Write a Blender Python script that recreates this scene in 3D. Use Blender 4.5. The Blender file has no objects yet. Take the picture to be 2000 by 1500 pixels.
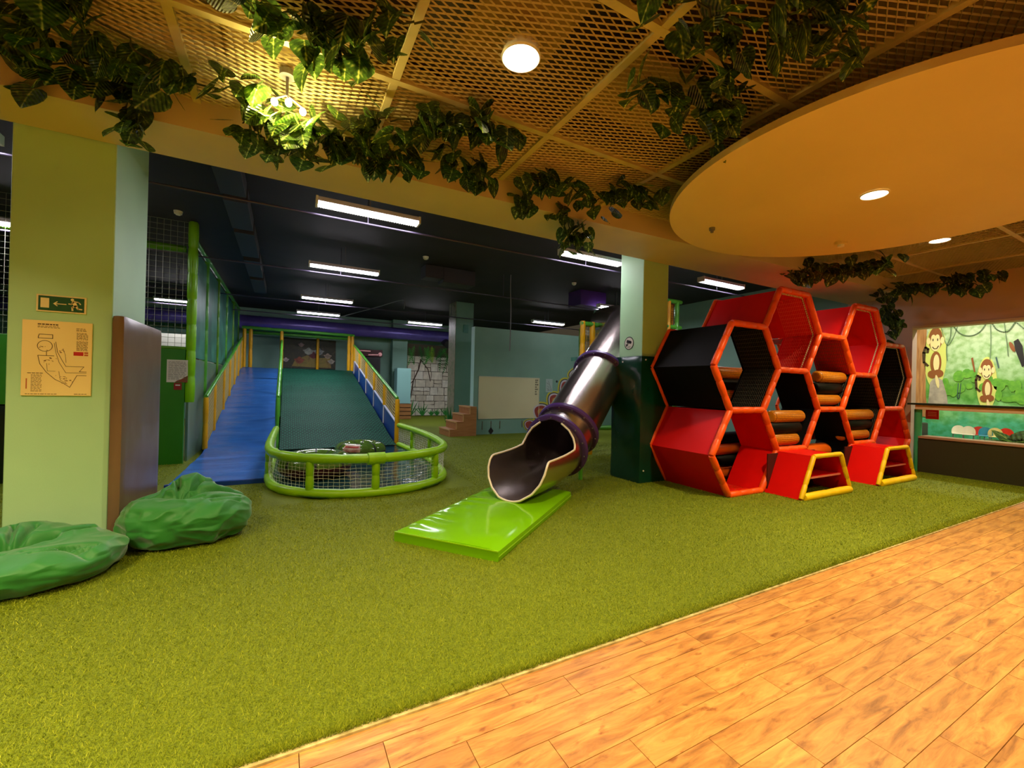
import bpy, math, random
import numpy as np
from mathutils import Vector, Matrix, noise
random.seed(7)
rng = np.random.default_rng(7)
S = bpy.context.scene
C = S.collection
PI = math.pi

# ---------------------------------------------------------------- camera, world, exposure
cam = bpy.data.cameras.new('camera')
cam.sensor_fit = 'HORIZONTAL'; cam.sensor_width = 36.0
cam.lens = 36.0 * 831.0 / 2000.0
cam.clip_start = 0.05; cam.clip_end = 200
camo = bpy.data.objects.new('camera', cam); C.objects.link(camo)
rot = Matrix(((0.8817, -0.0227, -0.4713), (-0.4712, 0.0085, -0.8820), (0.0240, 0.9997, -0.0032)))
ex = rot.col[0].normalized(); ey = (rot.col[1] - ex * rot.col[1].dot(ex)).normalized(); ez = ex.cross(ey)
camo.matrix_world = Matrix(((ex.x, ey.x, ez.x, 0), (ex.y, ey.y, ez.y, 0), (ex.z, ey.z, ez.z, 1.4), (0, 0, 0, 1)))
S.camera = camo
w = bpy.data.worlds.new('world'); S.world = w; w.use_nodes = True
w.node_tree.nodes['Background'].inputs[0].default_value = (1.0, 0.80, 0.50, 1)
w.node_tree.nodes['Background'].inputs[1].default_value = 0.05
S.view_settings.view_transform = 'Standard'; S.view_settings.look = 'None'
S.view_settings.exposure = 0.0; S.view_settings.gamma = 1.0
S.view_settings.use_curve_mapping = False
try:
    cy = S.cycles
    cy.max_bounces = 7; cy.diffuse_bounces = 4; cy.glossy_bounces = 3; cy.transmission_bounces = 2; cy.transparent_max_bounces = 4
    cy.caustics_reflective = False; cy.caustics_refractive = False
    cy.use_adaptive_sampling = True; cy.adaptive_threshold = 0.06; cy.adaptive_min_samples = 16; cy.sample_clamp_indirect = 6.0
except Exception: pass
WARM = (1.0, 0.78, 0.40)
COOL = (0.93, 0.90, 1.0)
WARM_W = 80.0
COOL_W = 38.0

# ---------------------------------------------------------------- helpers
def srgb(r, g, b):
    f = lambda c: (c / 12.92 if c <= 0.04045 else ((c + 0.055) / 1.055) ** 2.4)
    return (f(r / 255), f(g / 255), f(b / 255), 1.0)

MATS = {}
def mat(name, col, rough=0.6, metal=0.0, col2=None, nscale=4.0, bump=0.0, bscale=20.0, coat=0.0,
        emit=None, estr=0.0, spec=0.5, stretch=None, detail=3.0, sheen=0.0):
    if name in MATS: return MATS[name]
    m = bpy.data.materials.new(name); m.use_nodes = True
    nt = m.node_tree; N = nt.nodes; L = nt.links
    b = N['Principled BSDF']
    b.inputs['Base Color'].default_value = col
    b.inputs['Roughness'].default_value = rough
    b.inputs['Metallic'].default_value = metal
    b.inputs['Specular IOR Level'].default_value = spec
    if coat: b.inputs['Coat Weight'].default_value = coat; b.inputs['Coat Roughness'].default_value = 0.08
    if sheen: b.inputs['Sheen Weight'].default_value = sheen
    tc = N.new('ShaderNodeTexCoord'); mp = N.new('ShaderNodeMapping')
    L.new(tc.outputs['Object'], mp.inputs['Vector'])
    if stretch: mp.inputs['Scale'].default_value = stretch
    if col2 is not None:
        n = N.new('ShaderNodeTexNoise'); n.inputs['Scale'].default_value = nscale; n.inputs['Detail'].default_value = detail
        L.new(mp.outputs['Vector'], n.inputs['Vector'])
        r = N.new('ShaderNodeValToRGB'); r.color_ramp.elements[0].position = 0.35; r.color_ramp.elements[1].position = 0.65
        r.color_ramp.elements[0].color = col; r.color_ramp.elements[1].color = col2
        L.new(n.outputs['Fac'], r.inputs['Fac']); L.new(r.outputs['Color'], b.inputs['Base Color'])
    if bump:
        n2 = N.new('ShaderNodeTexNoise'); n2.inputs['Scale'].default_value = bscale; n2.inputs['Detail'].default_value = 4
        L.new(mp.outputs['Vector'], n2.inputs['Vector'])
        bp = N.new('ShaderNodeBump'); bp.inputs['Strength'].default_value = bump; bp.inputs['Distance'].default_value = 0.02
        L.new(n2.outputs['Fac'], bp.inputs['Height']); L.new(bp.outputs['Normal'], b.inputs['Normal'])
    if emit is not None:
        b.inputs['Emission Color'].default_value = (*emit[:3], 1); b.inputs['Emission Strength'].default_value = estr
    MATS[name] = m
    return m

class MB:
    def __init__(s): s.v = []; s.f = []
    def add(s, vs, fs):
        o = len(s.v); s.v += [tuple(p) for p in vs]; s.f += [tuple(i + o for i in q) for q in fs]; return s
    def box(s, x0, y0, z0, x1, y1, z1):
        return s.add([(x0,y0,z0),(x1,y0,z0),(x1,y1,z0),(x0,y1,z0),(x0,y0,z1),(x1,y0,z1),(x1,y1,z1),(x0,y1,z1)],
                     [(0,3,2,1),(4,5,6,7),(0,1,5,4),(1,2,6,5),(2,3,7,6),(3,0,4,7)])
    def obox(s, c, ax, ay, az):   # centre and three half-axis vectors
        c = Vector(c); ax = Vector(ax); ay = Vector(ay); az = Vector(az)
        vs = [c + i*ax + j*ay + k*az for k in (-1,1) for (i,j) in ((-1,-1),(1,-1),(1,1),(-1,1))]
        return s.add(vs, [(0,3,2,1),(4,5,6,7),(0,1,5,4),(1,2,6,5),(2,3,7,6),(3,0,4,7)])
    def tube(s, pts, r, n=10, closed=False, caps=True):
        pts = [Vector(p) for p in pts]; m = len(pts)
        rs = r if isinstance(r, (list, tuple)) else [r] * m
        T = []
        for i in range(m):
            a = pts[(i-1) % m] if (closed or i > 0) else pts[i]
            b = pts[(i+1) % m] if (closed or i < m-1) else pts[i]
            t = (b - a); T.append(t.normalized() if t.length > 1e-9 else Vector((0,0,1)))
        u = T[0].orthogonal().normalized(); vs = []
        for i in range(m):
            u = (u - T[i] * u.dot(T[i])); u = u.normalized() if u.length > 1e-6 else T[i].orthogonal().normalized()
            wv = T[i].cross(u)
            for k in range(n):
                a = 2*PI*k/n; vs.append(pts[i] + (u*math.cos(a) + wv*math.sin(a)) * rs[i])
        fs = []
        for i in range(m if closed else m-1):
            j = (i+1) % m
            for k in range(n):
                l = (k+1) % n; fs.append((i*n+k, i*n+l, j*n+l, j*n+k))
        if caps and not closed:
            fs.append(tuple(reversed(range(n)))); fs.append(tuple((m-1)*n + k for k in range(n)))
        return s.add(vs, fs)
    def cyl(s, p0, p1, r, n=12, r1=None): return s.tube([p0, p1], [r, r if r1 is None else r1], n)
    def grid(s, P, nu, nv, wrap_u=False):
        vs = [P(i/(nu if wrap_u else nu-1), j/(nv-1)) for j in range(nv) for i in range(nu)]
        fs = []
        for j in range(nv-1):
            for i in range(nu if wrap_u else nu-1):
                k = (i+1) % nu
                fs.append((j*nu+i, j*nu+k, (j+1)*nu+k, (j+1)*nu+i))
        return s.add(vs, fs)
    def prism(s, poly, o, ux, uy, th):   # polygon in plane (o,ux,uy) extruded along ux x uy by th
        o = Vector(o); ux = Vector(ux); uy = Vector(uy); nn = ux.cross(uy).normalized()*th; m = len(poly)
        vs = [o+ux*a+uy*b for a,b in poly] + [o+ux*a+uy*b+nn for a,b in poly]
        fs = [tuple(reversed(range(m))), tuple(range(m,2*m))] + [(i,(i+1)%m,m+(i+1)%m,m+i) for i in range(m)]
        return s.add(vs, fs)
    def mesh(s, name, m=None, smooth=None):
        me = bpy.data.meshes.new(name); me.from_pydata(s.v, [], s.f)
        if m: me.materials.append(m)
        if smooth is not None:
            me.shade_smooth()
            if smooth < 180: me.set_sharp_from_angle(angle=math.radians(smooth))
        me.update(); return me
    def build(s, name, m, parent=None, smooth=None, bevel=0.0, loc=None, subsurf=0):
        o = bpy.data.objects.new(name, s.mesh(name, m, smooth)); C.objects.link(o)
        if parent: o.parent = parent
        if loc: o.location = loc
        if bevel:
            b = o.modifiers.new('bevel', 'BEVEL'); b.width = bevel; b.segments = 3; b.limit_method = 'ANGLE'; b.angle_limit = math.radians(40)
            o.data.shade_smooth(); o.data.set_sharp_from_angle(angle=math.radians(60))
        if subsurf:
            b = o.modifiers.new('sub', 'SUBSURF'); b.levels = subsurf; b.render_levels = subsurf
        return o

def tag(o, label=None, cat=None, group=None, kind=None):
    if label: o['label'] = label
    if cat: o['category'] = cat
    if group: o['group'] = group
    if kind: o['kind'] = kind
    return o
def empty(name, label=None, cat=None, loc=(0,0,0), group=None, kind=None, rz=0):
    o = bpy.data.objects.new(name, None); C.objects.link(o); o.location = loc; o.rotation_euler = (0,0,rz)
    o.empty_display_size = 0.1
    return tag(o, label, cat, group, kind)
def inst(name, me, parent=None, loc=(0,0,0), rotm=None, scale=None):
    o = bpy.data.objects.new(name, me); C.objects.link(o)
    if parent: o.parent = parent
    if rotm is not None:
        M4 = rotm.to_4x4()
        if scale: M4 = M4 @ Matrix.Diagonal((scale, scale, scale, 1))
        o.matrix_local = Matrix.Translation(loc) @ M4
    else: o.location = loc
    return o
def copy_tree(o, parent=None):
    c = o.copy(); C.objects.link(c); c.parent = parent
    for ch in list(o.children): copy_tree(ch, c)
    return c
def crom(pts, n=8, closed=False):
    P = [Vector(p) for p in pts]; out = []; m = len(P)
    for i in range(m if closed else m-1):
        a = P[(i-1) % m] if (closed or i > 0) else P[i]; b = P[i]; c = P[(i+1) % m]; d = P[(i+2) % m] if (closed or i+2 < m) else P[(i+1) % m]
        for k in range(n):
            t = k/n; out.append(0.5*((2*b) + (c-a)*t + (2*a-5*b+4*c-d)*t*t + (3*b-a-3*c+d)*t**3))
    if not closed: out.append(P[-1])
    return out
def resample(pts, n):
    P = [Vector(p) for p in pts]; L = [0]
    for a, b in zip(P, P[1:]): L.append(L[-1] + (b-a).length)
    out = []; j = 0
    for i in range(n):
        s = L[-1]*i/(n-1)
        while j < len(P)-2 and L[j+1] < s: j += 1
        t = (s-L[j])/max(1e-9, L[j+1]-L[j]); out.append(P[j].lerp(P[j+1], min(1, max(0, t))))
    return out
def net(P, nu, nv, r, jit=0.0, seg=None):   # strands over the surface P(u,v)
    b = MB()
    Q = {}
    for i in range(nu+1):
        for j in range(nv+1):
            p = Vector(P(i/nu, j/nv))
            if jit and 0 < i < nu and 0 < j < nv: p += Vector((random.uniform(-1,1), random.uniform(-1,1), random.uniform(-1,1)))*jit
            Q[i,j] = p
    for i in range(nu+1): b.tube([Q[i,j] for j in range(nv+1)], r, 3, caps=False)
    for j in range(nv+1): b.tube([Q[i,j] for i in range(nu+1)], r, 3, caps=False)
    return b
def padtube(b, p0, p1, r, n=12, seg=0.32, sag=0.0):   # padded tube with pinched seams
    p0 = Vector(p0); p1 = Vector(p1); L = (p1-p0).length; k = max(1, round(L/seg)); pts = []; rs = []
    for i in range(k):
        for t, q in ((0.0, .86), (0.05, .98), (0.5, 1.04), (0.95, .98)):
            s = (i+t)/k; p = p0.lerp(p1, s); pts.append(p); rs.append(r*q*random.uniform(.97, 1.03))
    pts.append(p1); rs.append(r*.86)
    return b.tube(pts, rs, n)
def area(name, loc, size, power, color, rot=(0,0,0), shape='DISK', size_y=None, parent=None, spread=None):
    l = bpy.data.lights.new(name, 'AREA'); l.shape = shape; l.size = size
    if size_y: l.size_y = size_y
    l.energy = power; l.color = color
    if spread: l.spread = spread
    o = bpy.data.objects.new(name, l); C.objects.link(o); o.location = loc; o.rotation_euler = rot
    if parent: o.parent = parent
    return o

# ---------------------------------------------------------------- materials
M_teal = mat('teal_paint', srgb(126,168,150), .55, col2=srgb(118,160,142), nscale=1.5, bump=.04, bscale=120)
M_pillar = mat('mint_pillar_paint', srgb(182,226,180), .55, col2=srgb(174,218,172), nscale=1.2, bump=.04, bscale=150)
M_cream = mat('cream_paint', srgb(214,196,160), .6, col2=srgb(206,188,152), nscale=1.5, bump=.03, bscale=120)
M_pink = mat('rose_beige_paint', srgb(206,176,156), .6, col2=srgb(198,168,150), nscale=1.2, bump=.03, bscale=120)
M_dark = mat('black_violet_ceiling_paint', srgb(36,27,35), .75, col2=srgb(30,22,29), nscale=2)
M_void = mat('brown_ceiling_void', srgb(84,72,46), .8, col2=srgb(56,46,30), nscale=.9)
M_mesh = mat('beige_mesh_metal', srgb(188,174,124), .5, metal=.2)
M_rail = mat('beige_rail', srgb(204,188,136), .5, col2=srgb(190,174,124), nscale=6)
M_disc = mat('disc_plaster', srgb(228,204,146), .6, col2=srgb(222,198,140), nscale=1)
M_red = mat('red_vinyl', srgb(222,10,6), .45, spec=.25, col2=srgb(214,12,8), nscale=2, bump=.05, bscale=5)
M_black = mat('black_vinyl', srgb(6,6,6), .6, spec=.12, bump=.1, bscale=6, col2=srgb(10,9,9))
M_orange = mat('orange_vinyl', srgb(250,92,14), .42, col2=srgb(238,80,10), nscale=6, bump=.12, bscale=25)
M_yellowp = mat('yellow_vinyl', srgb(248,206,12), .42, col2=srgb(238,190,10), nscale=5, bump=.12, bscale=25)
M_lime = mat('lime_vinyl', srgb(150,206,10), .35, col2=srgb(138,196,8), nscale=4, bump=.12, bscale=22)
M_green = mat('green_vinyl', srgb(60,150,40), .35, col2=srgb(52,140,34), nscale=4, bump=.1, bscale=14)
M_gpanel = mat('green_panel', srgb(42,130,8), .5, col2=srgb(38,122,8), nscale=2)
M_postg = mat('green_tube', srgb(96,160,14), .35, col2=srgb(86,150,12), nscale=5)
M_post_y = mat('amber_tube', srgb(240,178,10), .4, col2=srgb(228,166,10), nscale=4)
M_tealpanel = mat('teal_vinyl', srgb(70,150,128), .35, col2=srgb(46,112,96), nscale=2)
M_glossgrey = mat('grey_green_vinyl', srgb(118,148,122), .3, col2=srgb(98,130,108), nscale=1.4, bump=.1, bscale=3)
M_brown = mat('brown_vinyl', srgb(124,98,74), .28, col2=srgb(116,90,68), nscale=2, bump=.12, bscale=4)
M_dkgreen = mat('bottle_green_vinyl', srgb(10,62,44), .2, col2=srgb(8,54,38), nscale=2, bump=.35, bscale=2.6)
M_purple = mat('purple_plastic', srgb(76,44,120), .35)
M_duct = mat('violet_duct', srgb(104,90,180), .3, metal=.2, col2=srgb(92,78,166), nscale=3)
M_steel = mat('brushed_steel', srgb(222,206,200), .27, metal=1.0, bump=.03, bscale=60)
M_rim = mat('steel_rim', srgb(240,226,208), .35, metal=.15)
M_white = mat('white_plastic', srgb(232,228,220), .4)
M_net_w = mat('white_cord', srgb(226,226,210), .7)
M_net_b = mat('black_cord', srgb(14,14,14), .6)
M_net_y = mat('cream_cord', srgb(214,190,120), .7)
M_wood = mat('stair_wood', srgb(176,124,72), .5, col2=srgb(160,108,60), nscale=3, stretch=(1,6,8))
M_woodedge = mat('stair_nosing', srgb(206,164,104), .5)
M_stem = mat('vine_stem', srgb(60,62,20), .7)
M_cable = mat('grey_cable', srgb(120,116,120), .6)
M_pipe = mat('violet_pipe', srgb(74,66,88), .35, metal=.2)
M_tray = mat('dark_tray', srgb(44,40,46), .6)
M_lamp = mat('lamp_lens', srgb(255,240,200), .4, emit=(1.0,.86,.55), estr=14)
M_tubeglow = mat('tube_glow', srgb(255,255,255), .4, emit=(.97,.93,1.0), estr=26)
M_bulb = mat('bulb_glow', srgb(255,240,200), .4, emit=(1.0,.85,.35), estr=60)
M_ink = mat('dark_ink', srgb(96,66,34), .7)
M_inkb = mat('black_ink', srgb(22,20,20), .6)
M_sign_g = mat('sign_green', srgb(16,84,34), .5)
M_sign_w = mat('sign_cream', srgb(246,226,170), .5)
M_plan = mat('plan_paper', srgb(255,228,160), .5, col2=srgb(250,222,150), nscale=2)
M_redink = mat('red_ink', srgb(200,30,24), .5)
M_paper = mat('white_paper', srgb(226,220,204), .6)

# soft vinyl ramp cloth with drawn creases
M_blue = mat('blue_vinyl', srgb(56,116,196), .25, col2=srgb(48,104,184), nscale=1.4, bump=.6, bscale=1.6, stretch=(1, 4.5, 4.5))
M_bluepanel = mat('blue_panel', srgb(24,70,150), .35)
M_pool = mat('dark_teal_vinyl', srgb(26,62,62), .12, col2=srgb(22,54,56), nscale=1.5, bump=.5, bscale=2.4, stretch=(1, 3.5, 1))
M_mat = mat('lime_mat_vinyl', srgb(118,184,8), .12, col2=srgb(112,176,6), nscale=1.5, bump=.06, bscale=3)
M_bag = mat('green_cloth', srgb(34,126,40), .55, col2=srgb(28,116,34), nscale=2.5, bump=.12, bscale=18, sheen=.3)

def mat_ramp_net():
    m = bpy.data.materials.new('ramp_mat_green'); m.use_nodes = True
    nt = m.node_tree; N = nt.nodes; L = nt.links; b = N['Principled BSDF']
    tc = N.new('ShaderNodeTexCoord'); v = N.new('ShaderNodeTexBrick'); v.offset = .5; v.inputs['Scale'].default_value = 1.0
    v.inputs['Brick Width'].default_value = .085; v.inputs['Row Height'].default_value = .075; v.inputs['Mortar Size'].default_value = .009; v.inputs['Mortar Smooth'].default_value = .6
    v.inputs['Color1'].default_value = srgb(4,42,34); v.inputs['Color2'].default_value = srgb(6,50,40); v.inputs['Mortar'].default_value = srgb(40,120,92)
    n = N.new('ShaderNodeTexNoise'); n.inputs['Scale'].default_value = 14; mx = N.new('ShaderNodeVectorMath'); mx.operation = 'MULTIPLY_ADD'; mx.inputs[1].default_value = (.03, .03, 0)
    L.new(tc.outputs['Object'], n.inputs['Vector']); L.new(n.outputs['Color'], mx.inputs[0]); L.new(tc.outputs['Object'], mx.inputs[2]); L.new(mx.outputs[0], v.inputs['Vector'])
    L.new(v.outputs['Color'], b.inputs['Base Color'])
    bp = N.new('ShaderNodeBump'); bp.inputs['Strength'].default_value = .5; bp.inputs['Distance'].default_value = .02
    L.new(v.outputs['Fac'], bp.inputs['Height']); L.new(bp.outputs['Normal'], b.inputs['Normal'])
    b.inputs['Roughness'].default_value = .7; b.inputs['Specular IOR Level'].default_value = .2
    return m
M_rampnet = mat_ramp_net()

def mat_roller():
    m = bpy.data.materials.new('netted_amber_vinyl'); m.use_nodes = True
    nt = m.node_tree; N = nt.nodes; L = nt.links; b = N['Principled BSDF']
    tc = N.new('ShaderNodeTexCoord'); bt = N.new('ShaderNodeTexBrick'); bt.offset = 0; bt.inputs['Scale'].default_value = 22
    bt.inputs['Brick Width'].default_value = .8; bt.inputs['Row Height'].default_value = .8; bt.inputs['Mortar Size'].default_value = .09
    bt.inputs['Color1'].default_value = srgb(232,150,12); bt.inputs['Color2'].default_value = srgb(222,138,10); bt.inputs['Mortar'].default_value = srgb(110,56,8)
    sx = N.new('ShaderNodeSeparateXYZ'); L.new(tc.outputs['Object'], sx.inputs[0])
    at = N.new('ShaderNodeMath'); at.operation = 'ARCTAN2'; L.new(sx.outputs['Y'], at.inputs[0]); L.new(sx.outputs['Z'], at.inputs[1])
    ml = N.new('ShaderNodeMath'); ml.operation = 'MULTIPLY'; ml.inputs[1].default_value = .12; L.new(at.outputs[0], ml.inputs[0])
    cb = N.new('ShaderNodeCombineXYZ'); L.new(sx.outputs['X'], cb.inputs[0]); L.new(ml.outputs[0], cb.inputs[1])
    L.new(cb.outputs[0], bt.inputs['Vector']); L.new(bt.outputs['Color'], b.inputs['Base Color'])
    bp = N.new('ShaderNodeBump'); bp.inputs['Strength'].default_value = .5; bp.inputs['Distance'].default_value = .02
    L.new(bt.outputs['Fac'], bp.inputs['Height']); bp.invert = True; L.new(bp.outputs['Normal'], b.inputs['Normal'])
    b.inputs['Roughness'].default_value = .4
    return m
M_roller = mat_roller()

def mat_plank():
    m = bpy.data.materials.new('wood_look_plank'); m.use_nodes = True
    nt = m.node_tree; N = nt.nodes; L = nt.links; b = N['Principled BSDF']
    oi = N.new('ShaderNodeObjectInfo'); tc = N.new('ShaderNodeTexCoord'); mp = N.new('ShaderNodeMapping')
    mp.inputs['Scale'].default_value = (2.2, 14, 8)
    ad = N.new('ShaderNodeVectorMath'); ad.operation = 'ADD'
    sc = N.new('ShaderNodeVectorMath'); sc.operation = 'SCALE'; sc.inputs['Scale'].default_value = 37
    cb = N.new('ShaderNodeCombineXYZ'); L.new(oi.outputs['Random'], cb.inputs[0]); L.new(oi.outputs['Random'], cb.inputs[1])
    L.new(cb.outputs[0], sc.inputs[0]); L.new(tc.outputs['Object'], ad.inputs[0]); L.new(sc.outputs[0], ad.inputs[1]); L.new(ad.outputs[0], mp.inputs['Vector'])
    n = N.new('ShaderNodeTexNoise'); n.inputs['Scale'].default_value = 1.6; n.inputs['Detail'].default_value = 7; n.inputs['Distortion'].default_value = .8; n.inputs['Roughness'].default_value = .65
    L.new(mp.outputs['Vector'], n.inputs['Vector'])
    r = N.new('ShaderNodeValToRGB'); e = r.color_ramp.elements
    e[0].position = .28; e[0].color = srgb(122,74,30); e[1].position = .68; e[1].color = srgb(202,150,78)
    x = e.new(.46); x.color = srgb(172,116,54)
    L.new(n.outputs['Fac'], r.inputs['Fac'])
    n2 = N.new('ShaderNodeTexNoise'); n2.inputs['Scale'].default_value = 9; n2.inputs['Detail'].default_value = 4
    mp2 = N.new('ShaderNodeMapping'); mp2.inputs['Scale'].default_value = (1, 2, 1); L.new(ad.outputs[0], mp2.inputs['Vector']); L.new(mp2.outputs[0], n2.inputs['Vector'])
    r2 = N.new('ShaderNodeValToRGB'); r2.color_ramp.elements[0].position = .62; r2.color_ramp.elements[1].position = .74
    r2.color_ramp.elements[0].color = (1,1,1,1); r2.color_ramp.elements[1].color = srgb(190,160,130)
    L.new(n2.outputs['Fac'], r2.inputs['Fac'])
    mx = N.new('ShaderNodeMix'); mx.data_type = 'RGBA'; mx.blend_type = 'MULTIPLY'; mx.inputs[0].default_value = 1
    L.new(r.outputs['Color'], mx.inputs[6]); L.new(r2.outputs['Color'], mx.inputs[7])
    hv = N.new('ShaderNodeHueSaturation'); mr = N.new('ShaderNodeMapRange'); mr.inputs['To Min'].default_value = .88; mr.inputs['To Max'].default_value = 1.1
    L.new(oi.outputs['Random'], mr.inputs['Value']); L.new(mr.outputs[0], hv.inputs['Value']); L.new(mx.outputs[2], hv.inputs['Color'])
    L.new(hv.outputs['Color'], b.inputs['Base Color'])
    b.inputs['Roughness'].default_value = .42
    bp = N.new('ShaderNodeBump'); bp.inputs['Strength'].default_value = .12; bp.inputs['Distance'].default_value = .01
    L.new(n.outputs['Fac'], bp.inputs['Height']); L.new(bp.outputs['Normal'], b.inputs['Normal'])
    return m
M_plank = mat_plank()

def mat_turf():
    m = bpy.data.materials.new('artificial_grass'); m.use_nodes = True
    nt = m.node_tree; N = nt.nodes; L = nt.links; b = N['Principled BSDF']
    at = N.new('ShaderNodeAttribute'); at.attribute_name = 'tint'
    tc = N.new('ShaderNodeTexCoord'); n = N.new('ShaderNodeTexNoise'); n.inputs['Scale'].default_value = 110; n.inputs['Detail'].default_value = 5
    L.new(tc.outputs['Object'], n.inputs['Vector'])
    mth = N.new('ShaderNodeMath'); mth.operation = 'ADD'; L.new(at.outputs['Fac'], mth.inputs[0])
    ns = N.new('ShaderNodeMapRange'); ns.inputs['To Min'].default_value = -.35; ns.inputs['To Max'].default_value = .35; L.new(n.outputs['Fac'], ns.inputs['Value'])
    L.new(ns.outputs[0], mth.inputs[1])
    r = N.new('ShaderNodeValToRGB'); e = r.color_ramp.elements
    e[0].position = .1; e[0].color = srgb(66,84,6); e[1].position = .95; e[1].color = srgb(204,206,48)
    x = e.new(.5); x.color = srgb(130,146,10)
    L.new(mth.outputs[0], r.inputs['Fac']); L.new(r.outputs['Color'], b.inputs['Base Color'])
    b.inputs['Roughness'].default_value = .6; b.inputs['Specular IOR Level'].default_value = .3
    bp = N.new('ShaderNodeBump'); bp.inputs['Strength'].default_value = .8; bp.inputs['Distance'].default_value = .03
    L.new(n.outputs['Fac'], bp.inputs['Height']); L.new(bp.outputs['Normal'], b.inputs['Normal'])
    return m
M_turf = mat_turf()
def mat_blade():
    m = bpy.data.materials.new('artificial_grass_blade'); m.use_nodes = True
    nt = m.node_tree; N = nt.nodes; L = nt.links; b = N['Principled BSDF']
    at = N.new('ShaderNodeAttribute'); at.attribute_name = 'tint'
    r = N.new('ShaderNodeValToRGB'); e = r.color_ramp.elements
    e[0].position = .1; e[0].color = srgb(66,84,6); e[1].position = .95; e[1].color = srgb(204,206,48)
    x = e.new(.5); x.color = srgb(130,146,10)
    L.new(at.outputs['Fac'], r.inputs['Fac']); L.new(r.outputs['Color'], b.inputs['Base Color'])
    b.inputs['Roughness'].default_value = .6; b.inputs['Specular IOR Level'].default_value = .3
    return m
M_blade = mat_blade()

def mat_leaf():
    m = bpy.data.materials.new('pothos_leaf'); m.use_nodes = True
    nt = m.node_tree; N = nt.nodes; L = nt.links; b = N['Principled BSDF']; out = N['Material Output']
    oi = N.new('ShaderNodeObjectInfo'); tc = N.new('ShaderNodeTexCoord')
    sx = N.new('ShaderNodeSeparateXYZ'); L.new(tc.outputs['Object'], sx.inputs[0])
    ab = N.new('ShaderNodeMath'); ab.operation = 'ABSOLUTE'; L.new(sx.outputs['Y'], ab.inputs[0])
    wv = N.new('ShaderNodeMath'); wv.operation = 'SUBTRACT'; L.new(sx.outputs['X'], wv.inputs[0])
    hf = N.new('ShaderNodeMath'); hf.operation = 'MULTIPLY'; hf.inputs[1].default_value = .8; L.new(ab.outputs[0], hf.inputs[0]); L.new(hf.outputs[0], wv.inputs[1])
    sn = N.new('ShaderNodeMath'); sn.operation = 'MULTIPLY'; sn.inputs[1].default_value = 42; L.new(wv.outputs[0], sn.inputs[0])
    si = N.new('ShaderNodeMath'); si.operation = 'SINE'; L.new(sn.outputs[0], si.inputs[0])
    n = N.new('ShaderNodeTexNoise'); n.inputs['Scale'].default_value = 5; L.new(tc.outputs['Object'], n.inputs['Vector'])
    ad = N.new('ShaderNodeMath'); ad.operation = 'MULTIPLY_ADD'; ad.inputs[1].default_value = .035; L.new(si.outputs[0], ad.inputs[0]); L.new(n.outputs['Fac'], ad.inputs[2])
    mid = N.new('ShaderNodeMapRange'); mid.inputs['From Min'].default_value = .0; mid.inputs['From Max'].default_value = .05; mid.inputs['To Min'].default_value = .3; mid.inputs['To Max'].default_value = 0
    L.new(ab.outputs[0], mid.inputs['Value'])
    a2 = N.new('ShaderNodeMath'); a2.operation = 'ADD'; L.new(ad.outputs[0], a2.inputs[0]); L.new(mid.outputs[0], a2.inputs[1])
    r = N.new('ShaderNodeValToRGB'); e = r.color_ramp.elements
    e[0].position = .40; e[0].color = srgb(34,50,20); e[1].position = .86; e[1].color = srgb(170,172,90)
    x = e.new(.60); x.color = srgb(60,84,28)
    L.new(a2.outputs[0], r.inputs['Fac'])
    hv = N.new('ShaderNodeHueSaturation'); mr = N.new('ShaderNodeMapRange'); mr.inputs['To Min'].default_value = .7; mr.inputs['To Max'].default_value = 1.25
    L.new(oi.outputs['Random'], mr.inputs['Value']); L.new(mr.outputs[0], hv.inputs['Value']); L.new(r.outputs['Color'], hv.inputs['Color'])
    L.new(hv.outputs['Color'], b.inputs['Base Color']); b.inputs['Roughness'].default_value = .32
    bp = N.new('ShaderNodeBump'); bp.inputs['Strength'].default_value = .5; bp.inputs['Distance'].default_value = .02
    L.new(si.outputs[0], bp.inputs['Height']); L.new(bp.outputs['Normal'], b.inputs['Normal'])
    tr = N.new('ShaderNodeBsdfTranslucent'); tl = N.new('ShaderNodeHueSaturation'); tl.inputs['Value'].default_value = 4.5; L.new(hv.outputs['Color'], tl.inputs['Color']); L.new(tl.outputs['Color'], tr.inputs['Color'])
    mx = N.new('ShaderNodeMixShader'); mx.inputs[0].default_value = .35
    L.new(b.outputs[0], mx.inputs[1]); L.new(tr.outputs[0], mx.inputs[2]); L.new(mx.outputs[0], out.inputs['Surface'])
    return m
M_leaf = mat_leaf()

# ================================================================ STRUCTURE
# ---- floor: wood planks in the walkway, artificial turf on the play side
EDGE = 1.79
floor = MB().box(-9, -4, -.12, 16, 19, -.02).build('floor', mat('subfloor', srgb(90,70,50), .8)); tag(floor, kind='structure')
pl = MB().box(-.4235, -.0688, -.0195, .4235, .0688, 0.0).mesh('plank', M_plank)
for k in range(-1, 24):
    y1 = 1.6875 - .1405*k; yc = y1 - .0702
    if k == -1: yc = 1.6875 + .0702
    base = .37 + .2915*k
    for j in range(-6, 14):
        xc = base + .85*j + .425
        if xc < -2.6 or xc > 9.6 or yc < -1.6: continue
        if k == -1:
            o = inst('plank', pl, floor, (xc, 1.7325, 0)); o.scale = (1, .62, 1); continue
        inst('plank', pl, floor, (xc, yc, 0))
MB().box(-9, -4, -.02, -2.6, EDGE-.03, -.003).box(9.6, -4, -.02, 16, EDGE-.03, -.003).box(-9, -4, -.02, 16, -1.6, -.003).build('plank_field', M_plank, floor)
MB().box(-9, EDGE-.013, -.02, 16, EDGE+.02, .008).build('turf_backing', mat('turf_backing_cream', srgb(206,190,136), .8, col2=srgb(150,134,80), nscale=14), floor)

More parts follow.
